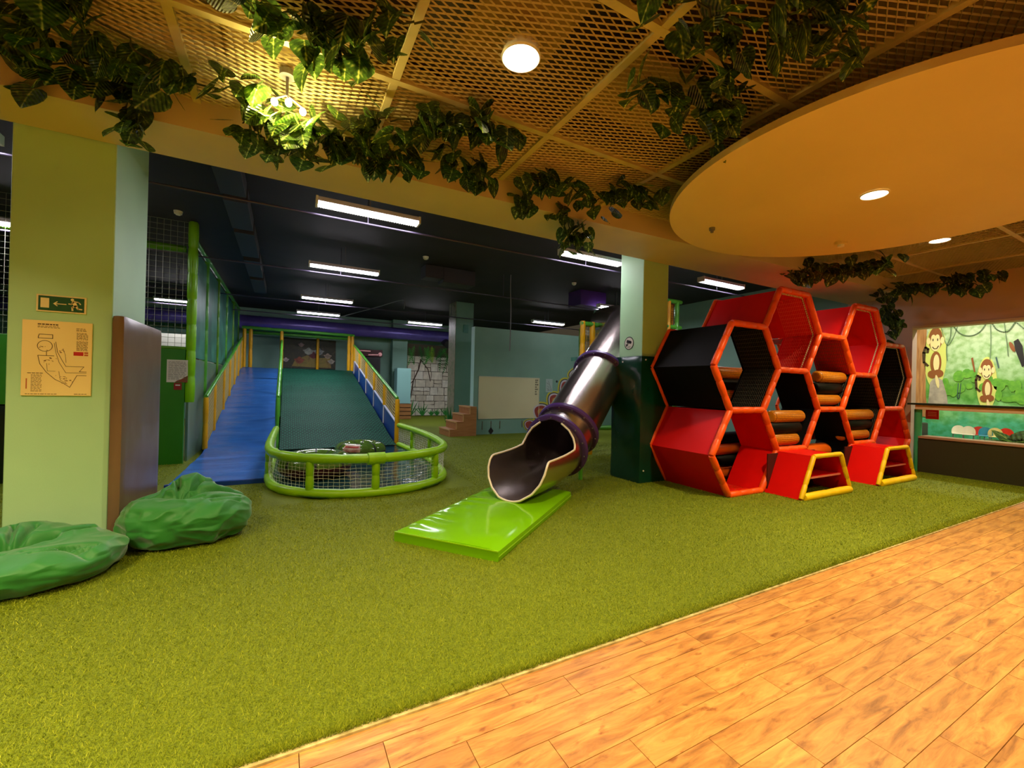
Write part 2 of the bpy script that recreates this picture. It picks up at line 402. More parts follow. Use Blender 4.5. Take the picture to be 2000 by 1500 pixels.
# turf: base plus blades
def make_turf():
    n = 800000
    th = rng.uniform(-.70, 1.50, n)          # angle from +Y towards +X as seen from the camera
    d = np.exp(rng.uniform(math.log(1.75), math.log(11.0), n))
    x = d*np.sin(th); y = d*np.cos(th)
    keep = (y > EDGE+.012) & (x < 10.15) & (y < 10.0) & (x > -4.0)
    keep &= ~((x > -.2) & (x < 2.35) & (y > 5.35) & (y < 9.6)) & ~((x < -.1) & (x > -1.4) & (y > 6.5))
    # thicker row of blades hanging over the cut edge
    m = 90000
    xe = -2 + 12*rng.random(m)**1.4; ye = EDGE + .002 + np.abs(rng.normal(0, .03, m))
    x = np.concatenate([x[keep], xe]); y = np.concatenate([y[keep], ye]); N = len(x)
    dist = np.sqrt(x*x+y*y)
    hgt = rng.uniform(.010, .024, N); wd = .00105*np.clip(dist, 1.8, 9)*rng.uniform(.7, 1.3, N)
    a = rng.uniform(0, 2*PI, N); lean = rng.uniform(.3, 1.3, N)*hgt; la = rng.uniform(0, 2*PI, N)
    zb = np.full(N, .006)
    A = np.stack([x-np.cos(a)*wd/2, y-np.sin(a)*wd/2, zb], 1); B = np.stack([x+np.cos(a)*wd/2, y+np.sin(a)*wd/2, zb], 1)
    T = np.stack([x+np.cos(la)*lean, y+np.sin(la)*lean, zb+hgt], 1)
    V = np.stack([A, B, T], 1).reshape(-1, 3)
    base = np.array([(-9, EDGE+.02, .012), (10.6, EDGE+.02, .012), (10.6, 18, .012), (-9, 18, .012)])
    V = np.concatenate([V, base]).astype(np.float32)
    nl = N*3 + 4
    me = bpy.data.meshes.new('artificial_turf'); me.vertices.add(len(V)); me.vertices.foreach_set('co', V.ravel())
    me.loops.add(nl); me.loops.foreach_set('vertex_index', np.arange(nl, dtype=np.int32))
    me.polygons.add(N+1); me.polygons.foreach_set('loop_start', np.concatenate([np.arange(N)*3, [N*3]]).astype(np.int32))
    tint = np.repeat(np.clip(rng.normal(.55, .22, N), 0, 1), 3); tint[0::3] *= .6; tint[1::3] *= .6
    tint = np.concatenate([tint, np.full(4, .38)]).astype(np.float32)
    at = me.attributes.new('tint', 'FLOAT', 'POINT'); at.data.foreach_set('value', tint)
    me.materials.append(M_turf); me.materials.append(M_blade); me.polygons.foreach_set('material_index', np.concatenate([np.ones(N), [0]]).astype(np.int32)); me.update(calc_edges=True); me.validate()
    o = bpy.data.objects.new('artificial_turf', me); C.objects.link(o)
    tag(o, 'short olive green artificial grass covering the play area floor', 'turf', kind='stuff')
make_turf()

# ---- walls
def wall(name, b, m, **k): o = b.build(name, m, **k); tag(o, kind='structure'); return o
wall('wall_back', MB().box(-9, 17.85, 0, 11, 18.1, 4.3), M_teal)
wall('wall_left', MB().box(-9.2, -4, 0, -9, 18.1, 4.3), M_teal)
wall('wall_rear', MB().box(-9.2, -4.2, 0, 16, -4, 4.3), M_cream)
# right wall with the serving hatch: jamb towards the beam, header above, room behind
wr = wall('wall_right', MB().box(10.55, 3.57, 0, 10.75, 4.64, 4.3).box(10.55, -4, 2.70, 10.75, 3.57, 4.3), M_pink)
MB().box(10.53, -4, 2.66, 10.77, 3.57, 2.705).build('header_trim', M_cream, wr)
wall('wall_side', MB().box(10.55, 4.64, 0, 10.75, 11.2, 4.3), M_teal)
wall('wall_far_right', MB().box(9.0, 11.0, 0, 10.75, 11.2, 4.3), M_teal)

# dark ceiling over the play hall
ceil = wall('ceiling', MB().box(-9, 4.6, 3.95, 10.6, 18.1, 4.15), M_dark)
void = wall('ceiling_void', MB().box(-9, -4, 4.25, 16, 4.7, 4.4), M_void)
# beam between the two ceilings
beam = wall('ceiling_beam', MB().prism([(-9,4.36),(10.55,3.60),(10.55,4.635),(-9,4.635)], (0,0,3.30), (1,0,0), (0,1,0), 1.0), M_cream)

# mesh ceiling: rails and expanded-metal panels
ZM = 3.53
PX, PY = 1.275, 1.22
xs = [-.64 + PX*i for i in range(-5, 10)]; ys = [4.255 - PY*j for j in range(0, 7)]
meshc = empty('ceiling_mesh', kind='structure')
def panel_mesh():
    b = MB(); W = PX-.05; D = PY-.05; nx = 11; ny = 50; wx = W/nx; wy = D/ny; t = .0048
    for j in range(ny):
        yc = -D/2 + wy*(j+.5); vs = []; fs = []
        for i in range(2*nx+1):
            x = -W/2 + wx*i/2; sgn = 1 if (i+j) % 2 else -1; y = yc + sgn*wy*.5
            vs += [(x, y-t, 0.), (x, y+t, .006), (x, y+t*.2, -.008)]
        for i in range(2*nx):
            a = 3*i; c = a+3
            fs += [(a, a+1, c+1, c), (a+1, a+2, c+2, c+1), (a+2, a, c, c+2)]
        b.add(vs, fs)
    return b.mesh('mesh_panel', M_mesh)
pm = panel_mesh()
DCX, DCY, DR = 4.77, 1.80, 1.855
for i in range(len(xs)-1):
    for j in range(len(ys)-1):
        cx_, cy_ = xs[i]+PX/2, ys[j]-PY/2
        if math.hypot(cx_-DCX, cy_-DCY) < DR-.95: continue
        if cx_ > 10.2: continue
        inst('mesh_panel', pm, meshc, (cx_, cy_, ZM))
rm = MB().box(-PX/2, -.026, -.02, PX/2, .026, .02).mesh('ceiling_rail', M_rail)
rm2 = MB().box(-.026, -PY/2, -.02, .026, PY/2, .02).mesh('ceiling_rail', M_rail)
for i in range(len(xs)-1):
    for y in ys:
        if xs[i] < 10: inst('ceiling_rail', rm, meshc, (xs[i]+PX/2, y, ZM-.005))
for x in xs:
    if x > 10.4: continue
    for j in range(len(ys)-1): inst('ceiling_rail', rm2, meshc, (x, ys[j]-PY/2, ZM-.003))
# things lying above the mesh: plywood boards and ducts seen through it
for q, (x0, y0, x1, y1, z0, h) in enumerate([(-3.2,2.9,-.9,3.5,3.75,.03), (-.4,3.15,.5,3.9,3.8,.03), (1.0,1.9,1.6,2.8,3.72,.03), (-1.2,1.2,2.2,1.5,3.9,.2), (2.1,2.2,3.1,2.9,3.75,.03), (-2.6,3.7,3.4,3.95,3.95,.2), (1.5,.2,3.0,.7,3.8,.03)]):
    MB().box(x0, y0, z0, x1, y1, z0+h).build('ceiling_board', mat('ply_board', srgb(168,144,98), .7, col2=srgb(152,128,86)), meshc)
# round lowered ceiling panel
disc = MB()
prof = [(.0, 3.20), (.8, 3.20), (1.0, 3.20), (1.0, 3.21), (1.0, 3.255), (.6, 3.26), (.6, 4.25)]
disc.grid(lambda u, v: (DCX + DR*prof[round(v*6)][0]*math.cos(2*PI*u), DCY + DR*prof[round(v*6)][0]*math.sin(2*PI*u), prof[round(v*6)][1]), 128, 7, wrap_u=True)
d = disc.build('ceiling_disc', M_disc, smooth=35); tag(d, kind='structure')

# ---- pillars
p1 = MB().box(-1.865, 4.65, 0, -1.262, 5.56, 3.94).build('pillar', M_pillar, bevel=.008)
tag(p1, 'mint green square pillar at left carrying the exit sign', 'pillar', kind='structure')
p2 = MB().box(4.655, 4.65, 0, 5.17, 5.14, 3.94).build('pillar', M_pillar, bevel=.008)
tag(p2, 'mint green pillar beside the steel slide with a dark green padded base', 'pillar', kind='structure')
p3 = MB().box(4.62, 12.4, 0, 5.2, 13.0, 3.95).build('pillar', M_teal, bevel=.008)
tag(p3, 'far teal pillar behind the wooden steps', 'pillar', kind='structure')
p4 = MB().box(3.82, 17.46, 0, 4.42, 17.85, 3.95).build('pillar', M_teal, bevel=.008)
tag(p4, 'teal pillar against the back wall left of the stone mural', 'pillar', kind='structure')
MB().box(4.86, 12.37, 3.0, 5.02, 12.4, 3.25).build('vent_cover', M_tealpanel, p3)

# ---- partition wall with whiteboard
part = wall('wall_partition', MB().box(4.6, 10.85, 0, 8.25, 11.05, 3.0), M_teal)
MB().box(4.588, 10.838, 0, 4.60, 11.06, 3.0).build('end_strip', mat('pale_mint', srgb(170,214,204), .5), part)

# ================================================================ PILLAR FITTINGS
def vinyl_box(name, x0, y0, z0, x1, y1, z1, m, amp, parent=None, n=10, freq=3.0):
    b = MB(); c = Vector(((x0+x1)/2, (y0+y1)/2, (z0+z1)/2)); h = Vector(((x1-x0)/2, (y1-y0)/2, (z1-z0)/2)); r = min(.035, min(h)*.6)
    cnt = [max(4, int(2*h[i]/.06)) for i in range(3)]
    for ax in range(3):
        for s in (-1, 1):
            a1, a2 = (ax+1) % 3, (ax+2) % 3
            def P(u, v):
                q = Vector((0,0,0)); q[ax] = s*h[ax]; q[a1] = (2*u-1)*h[a1]; q[a2] = (2*v-1)*h[a2]
                inner = Vector([max(-h[i]+r, min(h[i]-r, q[i])) for i in range(3)]); dd = q-inner
                q2 = inner + (dd.normalized()*r if dd.length > 1e-9 else dd)
                p = c + q2
                nz = noise.noise(p*freq) + .5*noise.noise(p*freq*2.3+Vector((5,1,2)))
                nv = dd.normalized() if dd.length > 1e-9 else Vector((0,0,0))
                edge = min(1, (h[a1]-abs(q[a1]))/.1)*min(1, (h[a2]-abs(q[a2]))/.1)
                return p + nv*amp*nz*(.35+.65*max(0,edge))
            if s < 0: b.grid(lambda u, v: P(v, u), cnt[a2], cnt[a1])
            else: b.grid(P, cnt[a1], cnt[a2])
    o = b.build(name, m, parent, smooth=50)
    return o
pad1 = vinyl_box('wall_pad', -1.258, 4.60, .0, -1.17, 5.82, 1.90, M_brown, .006)
tag(pad1, 'tall glossy brown vinyl pad standing against the side of the left pillar', 'pad')
pad2 = vinyl_box('pillar_pad', 4.575, 4.575, .0, 5.25, 5.215, 1.885, M_dkgreen, .016, freq=2.2)
tag(pad2, 'dark green glossy vinyl padding wrapped around the foot of the pillar', 'pad')
# snaps on the padding
for k, (x, y, z) in enumerate([(4.64,4.562,1.82), (4.64,4.562,.2), (4.562,4.95,1.80)]):
    MB().cyl((x-.0, y, z), (x-(.008 if k == 2 else 0), y-(0 if k == 2 else .008), z), .012, 10).build('snap', M_white, pad2)

# exit sign
es = empty('exit_sign', 'green emergency exit sign with arrow and running figure on left pillar', 'sign', (-1.565, 4.65, 1.955), rz=0)
MB().box(-.143, -.008, -.066, .143, -.001, .066).build('border', M_sign_w, es)
MB().box(-.131, -.011, -.056, .131, -.006, .056).build('panel', M_sign_g, es)
UX, UZ = Vector((1,0,0)), Vector((0,0,1))
def flat(name, polys, y, m, parent, th=.0025):
    b = MB()
    for p in polys: b.prism(p, (0, y, 0), UX, UZ, th)
    return b.build(name, m, parent)
flat('door_symbol', [[(-.118,-.036),(-.07,-.036),(-.07,.04),(-.118,.04)]], -.0105, M_sign_w, es)
flat('arrow', [[(-.048,0),(-.025,.02),(-.022,.014),(-.034,.003),(.028,.003),(.028,-.003),(-.034,-.003),(-.022,-.014),(-.025,-.02)]], -.0105, M_sign_w, es)
def limb(a, b, w): 
    a = Vector(a); b = Vector(b); t = (b-a).normalized(); nn = Vector((-t.y, t.x))*w/2
    return [tuple(a-nn-t*w*.3), tuple(b-nn+t*w*.3), tuple(b+nn+t*w*.3), tuple(a+nn-t*w*.3)]
head = [(.062+.010*math.cos(a*PI/6), .040+.010*math.sin(a*PI/6)) for a in range(12)]
flat('runner', [head, limb((.070,.024),(.082,-.008),.022), limb((.070,.024),(.058,.004),.008), limb((.058,.004),(.042,.006),.008),
                limb((.078,.026),(.098,.024),.008), limb((.098,.024),(.110,.008),.008), limb((.080,-.008),(.062,-.022),.012), limb((.062,-.022),(.064,-.044),.011),
                limb((.084,-.008),(.096,-.030),.012), limb((.096,-.030),(.118,-.032),.010)], -.0105, M_sign_w, es)
# evacuation plan
ev = empty('evacuation_plan', 'yellowed evacuation plan board below the exit sign on left pillar', 'board', (-1.58, 4.65, 1.525))
MB().box(-.2, -.012, -.293, .2, -.001, .293).build('board', M_plan, ev, bevel=.003)
def thick(pts, wd, closed=False):
    out = []
    for a, b in zip(pts, pts[1:] + ([pts[0]] if closed else [])): out.append(limb(a, b, wd))
    return out
outl = [(-.11,.02),(-.098,-.045),(-.06,-.11),(-.01,-.165),(.04,-.195),(.075,-.225),(.115,-.13),(.17,-.13)]
lines = thick(outl, .0035) + thick([(-.11,.02),(-.02,.02)], .004) + thick([(-.11,.165),(-.105,.185),(-.03,.185),(-.03,.155),(-.065,.155),(-.11,.155)], .004, True)
lines += thick([(-.072+.042*math.cos(a*PI/12), .095+.042*math.sin(a*PI/12)) for a in range(24)], .0035, True) + thick([(-.062,.053),(-.062,.02)], .0035)
lines += thick([(-.02,.12),(-.01,.05),(.01,-.03),(.05,-.11),(.17,-.11)], .0025) + thick([(-.012,.13),(.0,.05),(.03,-.02),(.05,-.06),(.155,-.06),(.128,-.10),(.17,-.10)], .003)
lines += thick([(-.06,-.04),(-.055,-.10),(-.01,-.10)], .002) + thick([(.01,-.1),(.02,-.17),(.06,-.2)], .002) + thick([(.03,.08),(.045,.03),(.05,-.03)], .002)
flat('plan_outline', lines, -.0118, M_ink, ev, .001)
bl = []
for _ in range(44):
    cx_, cz_ = random.choice([(-.08,.09),(-.06,-.02),(.02,.06),(.03,-.15),(.06,-.18),(-.03,-.01)]); x = cx_+random.gauss(0,.016); z = cz_+random.gauss(0,.014); s = random.uniform(.002,.006)
    bl.append([(x-s,z-s*.6),(x+s,z-s*.6),(x+s,z+s*.6),(x-s,z+s*.6)])
tag(flat('room_marks', bl, -.0117, mat('faded_ink', srgb(140,96,50), .7), ev, .0008), kind='stuff')
tx = []
def textlines(x0, x1, z1, n, dz, h=.0035):
    for k in range(n):
        x = x0
        while x < x1 - .006:
            l = random.uniform(.008, .022); l = min(l, x1-x); tx.append([(x, z1-k*dz-h), (x+l, z1-k*dz-h), (x+l, z1-k*dz), (x, z1-k*dz)]); x += l+.004
textlines(-.115, .0, .268, 1, .01, .009); textlines(-.115, .01, .25, 2, .009)
textlines(.105, .165, .245, 3, .009); textlines(.108, .175, .21, 7, .0085); textlines(.108, .175, .143, 10, .0078)
textlines(-.165, -.08, -.115, 1, .01, .005); textlines(-.145, -.085, -.13, 13, .0105); textlines(-.175, -.0, -.277, 1, .01, .004); textlines(.1, .18, -.277, 1, .01, .004)
tag(flat('printed_lines', tx, -.0118, M_ink, ev, .0008), kind='stuff')
flat('red_panel', [[(.092,.028),(.15,.028),(.15,.058),(.092,.058)]], -.0118, M_redink, ev, .001)
flat('red_marks', [[(-.172,-.24),(-.166,-.24),(-.166,-.16),(-.172,-.16)], [(.155,.028),(.178,.028),(.178,.04),(.155,.04)], [(.155,.046),(.178,.046),(.178,.058),(.155,.058)]], -.0118, mat('rust_ink', srgb(190,90,40), .6), ev, .001)
# video surveillance sign on the second pillar (left face, looks towards -X)
cs = empty('camera_sign', 'round white sticker with a black camera on the pillar beside the slide', 'sign', (4.655, 4.925, 2.09))
def circ(r, n=36, c=(0,0)): return [(c[0]+r*math.cos(2*PI*k/n), c[1]+r*math.sin(2*PI*k/n)) for k in range(n)]
def flatx(name, polys, x, m, parent, th=.002):
    b = MB()
    for p in polys: b.prism([(-a, c) for a, c in p][::-1], (x, 0, 0), Vector((0,1,0)), UZ, -th) 
    return b.build(name, m, parent)
flatx('ring', [circ(.10)], -.001, M_inkb, cs); flatx('face', [circ(.088)], -.0022, M_paper, cs)
flatx('camera_symbol', [limb((-.035,.03),(.03,.012),.045), limb((.03,.012),(.045,.008),.03), limb((-.02,0),(-.03,-.03),.018), limb((-.03,-.03),(-.055,-.03),.018), limb((-.055,-.05),(-.055,-.01),.014)], -.0038, M_inkb, cs)
flatx('caption', [[(-.035,-.062),(.035,-.062),(.035,-.055),(-.035,-.055)]], -.0038, M_inkb, cs)

# ================================================================ WARM LAMPS
def downlight(loc, r, label, power=WARM_W, visible=True):
    o = empty('ceiling_lamp', label, 'lamp', loc, group='round warm ceiling lamps')
    b = MB(); b.grid(lambda u, v: ((r*(.98+.16*v))*math.cos(2*PI*u), (r*(.98+.16*v))*math.sin(2*PI*u), -.012*(1-abs(2*v-1))-.002), 48, 5, wrap_u=True)
    b.build('trim_ring', M_white, o, smooth=60)
    b = MB(); b.add([(r*math.cos(2*PI*k/40), r*math.sin(2*PI*k/40), -.006) for k in range(40)], [tuple(reversed(range(40)))])
    b.build('lens', M_lamp, o)
    MB().cyl((0,0,.001), (0,0,.07), r*1.05, 32).build('housing', M_white, o)
    area('lamp_light', (0,0,-.02), r*1.9, power, WARM, parent=o, spread=math.radians(125))
    return o
downlight((1.285, 2.39, ZM-.03), .112, 'large round ceiling lamp set in the beige mesh ceiling near the middle', WARM_W*.75)
downlight((4.64, 1.855, 3.20), .092, 'round lamp in the lowered orange ceiling disc', WARM_W*.8)
downlight((7.75, 2.36, ZM-.03), .10, 'round ceiling lamp beyond the ceiling disc, near the jungle mural', WARM_W*.8)
for k, (x, y, s) in enumerate([(-2.6, 2.4, .8), (1.3, -.9, 1.2), (-1.6, -.9, 1.9), (4.4, -1.0, 1.2), (7.6, -1.0, .8), (-2.4, .8, 1.7)]):
    downlight((x, y, ZM-.03), .11, ['ceiling lamp in the mesh ceiling left of the left pillar', 'ceiling lamp over the walkway behind the viewer', 'ceiling lamp over the walkway behind and left of the viewer', 'ceiling lamp over the walkway to the right', 'ceiling lamp over the far right walkway', 'ceiling lamp at the left edge of the mesh ceiling'][k], WARM_W*s)
sp = empty('spotlight', 'small three bulb spotlight shining among the yellow lit vine leaves', 'lamp', (-.03, 3.31, 3.34))
SPOT = Vector((-.03, 3.31, 3.29))
MB().cyl((0,0,.13), (0,0,.17), .05, 24).build('canopy_plate', M_cable, sp, smooth=40)
MB().cyl((0,0,.0), (0,0,.14), .01, 10).build('drop_rod', M_cable, sp, smooth=40)
for k, (x, y) in enumerate([(-.075, .04), (.01, .0), (.10, .06)]):
    MB().cyl((0,0,.01), (x,y,-.015), .007, 10).build('arm', M_cable, sp, smooth=40)
    b = MB(); b.grid(lambda u, v: (x+.022*math.sin(PI*v)*math.cos(2*PI*u), y+.022*math.sin(PI*v)*math.sin(2*PI*u), -.04+.026*math.cos(PI*v)), 16, 9, wrap_u=True)
    b.build('bulb', M_bulb, sp, smooth=180)
    l = bpy.data.lights.new('bulb_light', 'POINT'); l.energy = 20; l.color = (1.0, .80, .26); l.shadow_soft_size = .03
    lo = bpy.data.objects.new('bulb_light', l); C.objects.link(lo); lo.parent = sp; lo.location = (x*1.3, y*1.3, -.085)

# ================================================================ FLUORESCENT LIGHTS
def fluoro(label, loc, power, group=None):
    o = empty('fluorescent_light', label, 'light', loc, group='tube lights under the dark ceiling')
    MB().box(-.62, -.075, .02, .62, .075, .075).build('housing', mat('light_housing', srgb(190,184,200), .4), o, bevel=.008)
    MB().box(-.60, -.062, -.012, .60, .062, .02).build('tube_pair', M_tubeglow, o, bevel=.01)
    MB().box(-.625, -.078, -.016, -.60, .078, .076).build('end_cap', M_white, o); MB().box(.60, -.078, -.016, .625, .078, .076).build('end_cap', M_white, o)
    MB().cyl((0,0,.07), (0,0,.45), .006, 6).build('hanger', M_cable, o)
    b = MB()
    for i in range(40): b.box(-.595+.0303*i, -.066, -.022, -.591+.0303*i, .066, -.008)
    tag(b.build('louver', M_white, o), kind='stuff')
    area('tube_light', (0,0,-.03), 1.2, power, COOL, shape='RECTANGLE', size_y=.12, parent=o)
    return o
FL = [(.90,5.57,'long tube light nearest the beam, above the blue and green ramps'), (4.40,5.56,'tube light close behind the beam, ending at the pillar beside the slide'),
      (7.63,5.52,'tube light under the dark ceiling above the red honeycomb frame'), (-2.95,5.6,'tube light partly hidden at the left edge behind the left pillar'),
      (.96,8.60,'second tube light from the beam above the green ramp'), (.94,12.07,'third tube light from the beam above the green ramp'),
      (.90,14.73,'farthest tube light above the green ramp, close to the violet duct'), (4.33,14.75,'far tube light in front of the violet duct near the stone mural'),
      (7.73,12.0,'tube light above the teal partition with the whiteboard'), (-2.55,14.75,'far tube light seen through the white net at left'),
      (-3.05,8.7,'tube light seen through the net just right of the left pillar'), (7.75,8.7,'tube light beside the top of the steel slide')]
for x, y, lab in FL: fluoro(lab, (x, y, 3.5), COOL_W*(.55 if y < 6 else 1.1))
# sprinkler pipes with hangers along each row of lights
for y, lab in ((5.72,'thin pale sprinkler pipe under the dark ceiling nearest the beam'), (8.76,'second thin sprinkler pipe under the dark ceiling'), (12.25,'third thin sprinkler pipe under the dark ceiling'), (14.9,'farthest thin sprinkler pipe under the dark ceiling')):
    o = empty('sprinkler_pipe', lab, 'pipe', (0, y, 3.43), group='sprinkler pipes under the dark ceiling')
    MB().cyl((-8.5,0,0), (9.2,0,0), .014, 8).build('pipe', M_pipe, o, smooth=60)
    for x in (-5.5, -2.2, .9, 4.4, 7.75): MB().cyl((x,0,0), (x,0,.52), .006, 6).build('hanger', M_pipe, o)
# violet air duct along the back wall
o = empty('air_duct', 'round violet air duct running along the back wall', 'duct', (0, 17.15, 3.36))
MB().cyl((-8.5,0,0), (6.3,0,0), .23, 28).build('duct', M_duct, o, smooth=60)
for x in (-6.5, -4.6, -2.7, -.8, 1.1, 3.0, 4.9): MB().tube([(x-.02,0,0),(x+.02,0,0)], .242, 28).build('collar', M_duct, o, smooth=60)
MB().cyl((5.9,0,-.2), (5.9,-.45,-.35), .16, 16).build('branch', M_tray, o, smooth=60)
# duct boxes, trays, detectors
for nm, lab, bx in (('vent_box','dark vent box hanging from the dark ceiling before the far pillar',(3.0,8.9,3.62,3.75,9.3,3.95)),
                    ('vent_box','small violet vent box under the ceiling left of the slide top',(6.75,8.95,3.55,7.6,9.5,3.95)),
                    ('vent_box','black vent box beside the tray over the ramps',(2.6,8.9,3.68,3.0,9.25,3.95))):
    b = MB().box(*bx); o = b.build(nm, M_tray if 'violet' not in lab else M_purple, bevel=.01); tag(o, lab, 'vent')
o = empty('cable_tray', 'dark grey flat ducts running along the dark ceiling beside the left pillar', 'tray', (-.55, 0, 3.77))
for y0, y1 in ((5.5, 6.5), (6.7, 7.9), (8.1, 9.6), (9.9, 11.4), (11.7, 13.4)):
    MB().box(-.22, y0, -.03, .06, y1, .17).build('duct_section', M_tray, o, bevel=.006)
for p, lab in (((-1.5,8.2,3.95),'white smoke detector on the dark ceiling near the left pillar'), ((2.45,8.4,3.95),'white smoke detector on the dark ceiling above the green ramp'), ((6.2,8.5,3.95),'white smoke detector on the dark ceiling near the slide')):
    o = empty('smoke_detector', lab, 'detector', p, group='smoke detectors on the dark ceiling')
    MB().cyl((0,0,-.045), (0,0,0), .05, 20, r1=.06).build('body', M_white, o, smooth=50); MB().cyl((0,0,-.06), (0,0,-.045), .03, 16).build('sensor', M_white, o)
for p, lab in (((4.14,3.13,3.20),'small sprinkler head under the ceiling disc'), ((5.81,2.64,3.20),'round smoke detector under the far edge of the ceiling disc')):
    o = empty('ceiling_sensor', lab, 'detector', p); r = .03 if 'sprink' in lab else .06
    MB().cyl((0,0,-.03), (0,0,0), r, 20).build('base', M_disc if r > .05 else M_cable, o); MB().cyl((0,0,-.055), (0,0,-.03), r*.55, 16).build('head', M_white if r > .05 else M_cable, o)
o = MB(); o.tube(crom([(4.55,8.7,3.95),(4.56,8.72,3.6),(4.6,8.75,3.2),(4.6,8.75,2.7),(4.62,8.8,2.2)], 6), .012, 6)
o = o.build('hanging_cable', M_cable, smooth=60); tag(o, 'loose grey cable dangling from the dark ceiling before the partition', 'cable')
o = MB(); o.tube(crom([(1.4,16.5,3.6),(2.0,15,3.68),(2.5,13.5,3.72),(2.9,12.2,3.75),(2.95,12.15,3.5)], 6), .014, 6)
o = o.build('hanging_cable', M_cable, smooth=60); tag(o, 'pale cable sagging across the ceiling above the green ramp rail', 'cable')

# ================================================================ RAMPS
def zr(y):   # ramp surface height
    t = y - 9.3
    lin = t/(16.45-9.3)*1.74
    return .05 + (lin + math.sqrt(lin*lin + .004))/2 if y < 16.45 else 1.79
ramp = empty('slide_ramp', 'wide twin slide ramp with a blue lane and a dark green netted lane', 'ramp', (0, 9.3, 0))
OFF = Vector((0, -9.3, 0))
def R(p): return Vector(p) + OFF
b = MB()
def blueP(u, v):
    y = 6.62 + (16.5-6.62)*v; x = -1.26 + 1.10*u
    z = zr(y) + .012*noise.noise(Vector((x*1.2, y*2.6, 3))) + .006*noise.noise(Vector((x*3, y*7, 9)))
    z += .012*max(0, noise.noise(Vector((x*.8, y*1.7, 7))))*math.sin(y*9 + 2*x)
    return R((x, y, z))
b.grid(blueP, 24, 160)
b.build('blue_lane', M_blue, ramp, smooth=180)
MB().box(-1.28, 6.60-9.3, .0, -.15, 6.64-9.3, .075).build('lane_edge', M_bluepanel, ramp, bevel=.012)
b = MB(); b.grid(lambda u, v: R((-.06 + 2.2*u, 9.2 + (16.5-9.2)*v, zr(9.2 + 7.3*v) + .008*math.sin(40*v))), 20, 90)
b.build('green_lane', M_rampnet, ramp, smooth=180)
MB().box(-1.3, 16.4-9.3, 1.60, 2.2, 17.8-9.3, 1.775).build('platform', M_bluepanel, ramp)
b = MB(); b.add([R((x, y, z)) for x in (-1.3, 2.22) for (y, z) in ((9.3, 0), (16.5, 0), (16.5, 1.70), (9.3, .0))], [(0,1,2,3), (7,6,5,4)])
b.build('side_skirt', M_bluepanel, ramp)
def rail(name, x, y0, y1, m, r=.035, dz=.95):
    b = MB(); padtube(b, R((x, y0, zr(y0)+dz)), R((x, y1, zr(y1)+dz)), r, 10, .6); b.build(name, m, ramp, smooth=60)
M_railg = mat('rail_green', srgb(96,186,60), .3, col2=srgb(84,172,50), nscale=5)
rail('left_rail', -1.26, 9.5, 16.45, M_railg); rail('middle_rail', -.11, 9.5, 16.45, M_railg); rail('right_rail', 2.2, 9.45, 16.4, M_railg)
LY = [9.5, 10.5, 11.9, 13.05, 14.2, 15.25, 16.3]
for y in LY:
    b = MB(); padtube(b, R((-1.26, y, zr(y)-.02)), R((-1.26, y, zr(y)+.93)), .042, 10, .5); b.build('left_post', M_post_y, ramp, smooth=60)
RY = [9.45, 10.8, 12.17, 13.5, 14.9, 16.1]
for i, y in enumerate(RY):
    b = MB(); z0 = 0 if i == 0 else zr(y)+.42
    padtube(b, R((2.2, y, z0)), R((2.2, y, zr(y)+.93)), .05, 10, .5); b.build('right_post', M_post_y, ramp, smooth=60)
    MB().box(2.165, y-9.3-.015, zr(y)-.02, 2.185, y-9.3+.015, zr(y)+.45).build('panel_joint', M_white, ramp)
for a, c in zip(RY, RY[1:]):
    b = MB(); b.prism([(a+.02, zr(a+.02)-.05), (c-.02, zr(c-.02)-.05), (c-.02, zr(c-.02)+.41), (a+.02, zr(a+.02)+.41)], (2.19, -9.3, 0), (0,1,0), (0,0,1), .02)
    b.build('side_panel', M_bluepanel, ramp)
    b = MB(); b.obox(R((2.19, (a+c)/2, zr((a+c)/2)+.425)), (.025,0,0), R((0,(c-a)/2+9.3, (zr(c)-zr(a))/2)), (0,0,.012)); b.build('panel_cap', mat('pale_blue_cap', srgb(190,200,230), .4), ramp)
    tag(net(lambda u, v: R((2.2, a+(c-a)*u, zr(a+(c-a)*u)+.43+.5*v)), 18, 7, .004).build('side_net', M_net_y, ramp), kind='stuff')
for a, c in zip(LY, LY[1:]):
    tag(net(lambda u, v: R((-1.26, a+(c-a)*u, zr(a+(c-a)*u)+.02+.9*v)), 16, 12, .006).build('side_net', M_net_y, ramp), kind='stuff')
for y in (9.5, 11.3, 13.1, 14.9):
    b = MB(); padtube(b, R((-.11, y, 0 if y < 10 else zr(y))), R((-.11, y, zr(y)+.93)), .036, 10, .5); b.build('middle_post', M_railg, ramp, smooth=60)
b = MB(); b.prism([(9.5, .0), (16.4, zr(16.4)-.05), (16.4, zr(16.4)+.16), (9.5, .2)], (-.125, -9.3, 0), (0,1,0), (0,0,1), .03); b.build('divider_board', M_railg, ramp)
# top frame
for x, m in ((-1.20, M_post_y), (-1.02, M_post_y), (-.12, M_post_y), (2.04, M_post_y), (2.16, M_post_y)):
    b = MB(); padtube(b, R((x, 16.5, 1.75)), R((x, 16.5, 3.06)), .055, 10, .7); b.build('frame_post', m, ramp, smooth=60)
b = MB(); padtube(b, R((1.06, 17.4, 1.75)), R((1.06, 17.4, 3.0)), .05, 10, .7); b.build('frame_post', M_post_y, ramp, smooth=60)
b = MB(); padtube(b, R((-1.27, 16.5, 3.10)), R((2.22, 16.5, 3.08)), .055, 10, .9); b.build('top_bar', M_railg, ramp, smooth=60)
b = MB(); padtube(b, R((-1.27, 17.3, 3.02)), R((2.22, 17.3, 3.02)), .055, 10, .9); b.build('top_bar', M_railg, ramp, smooth=60)
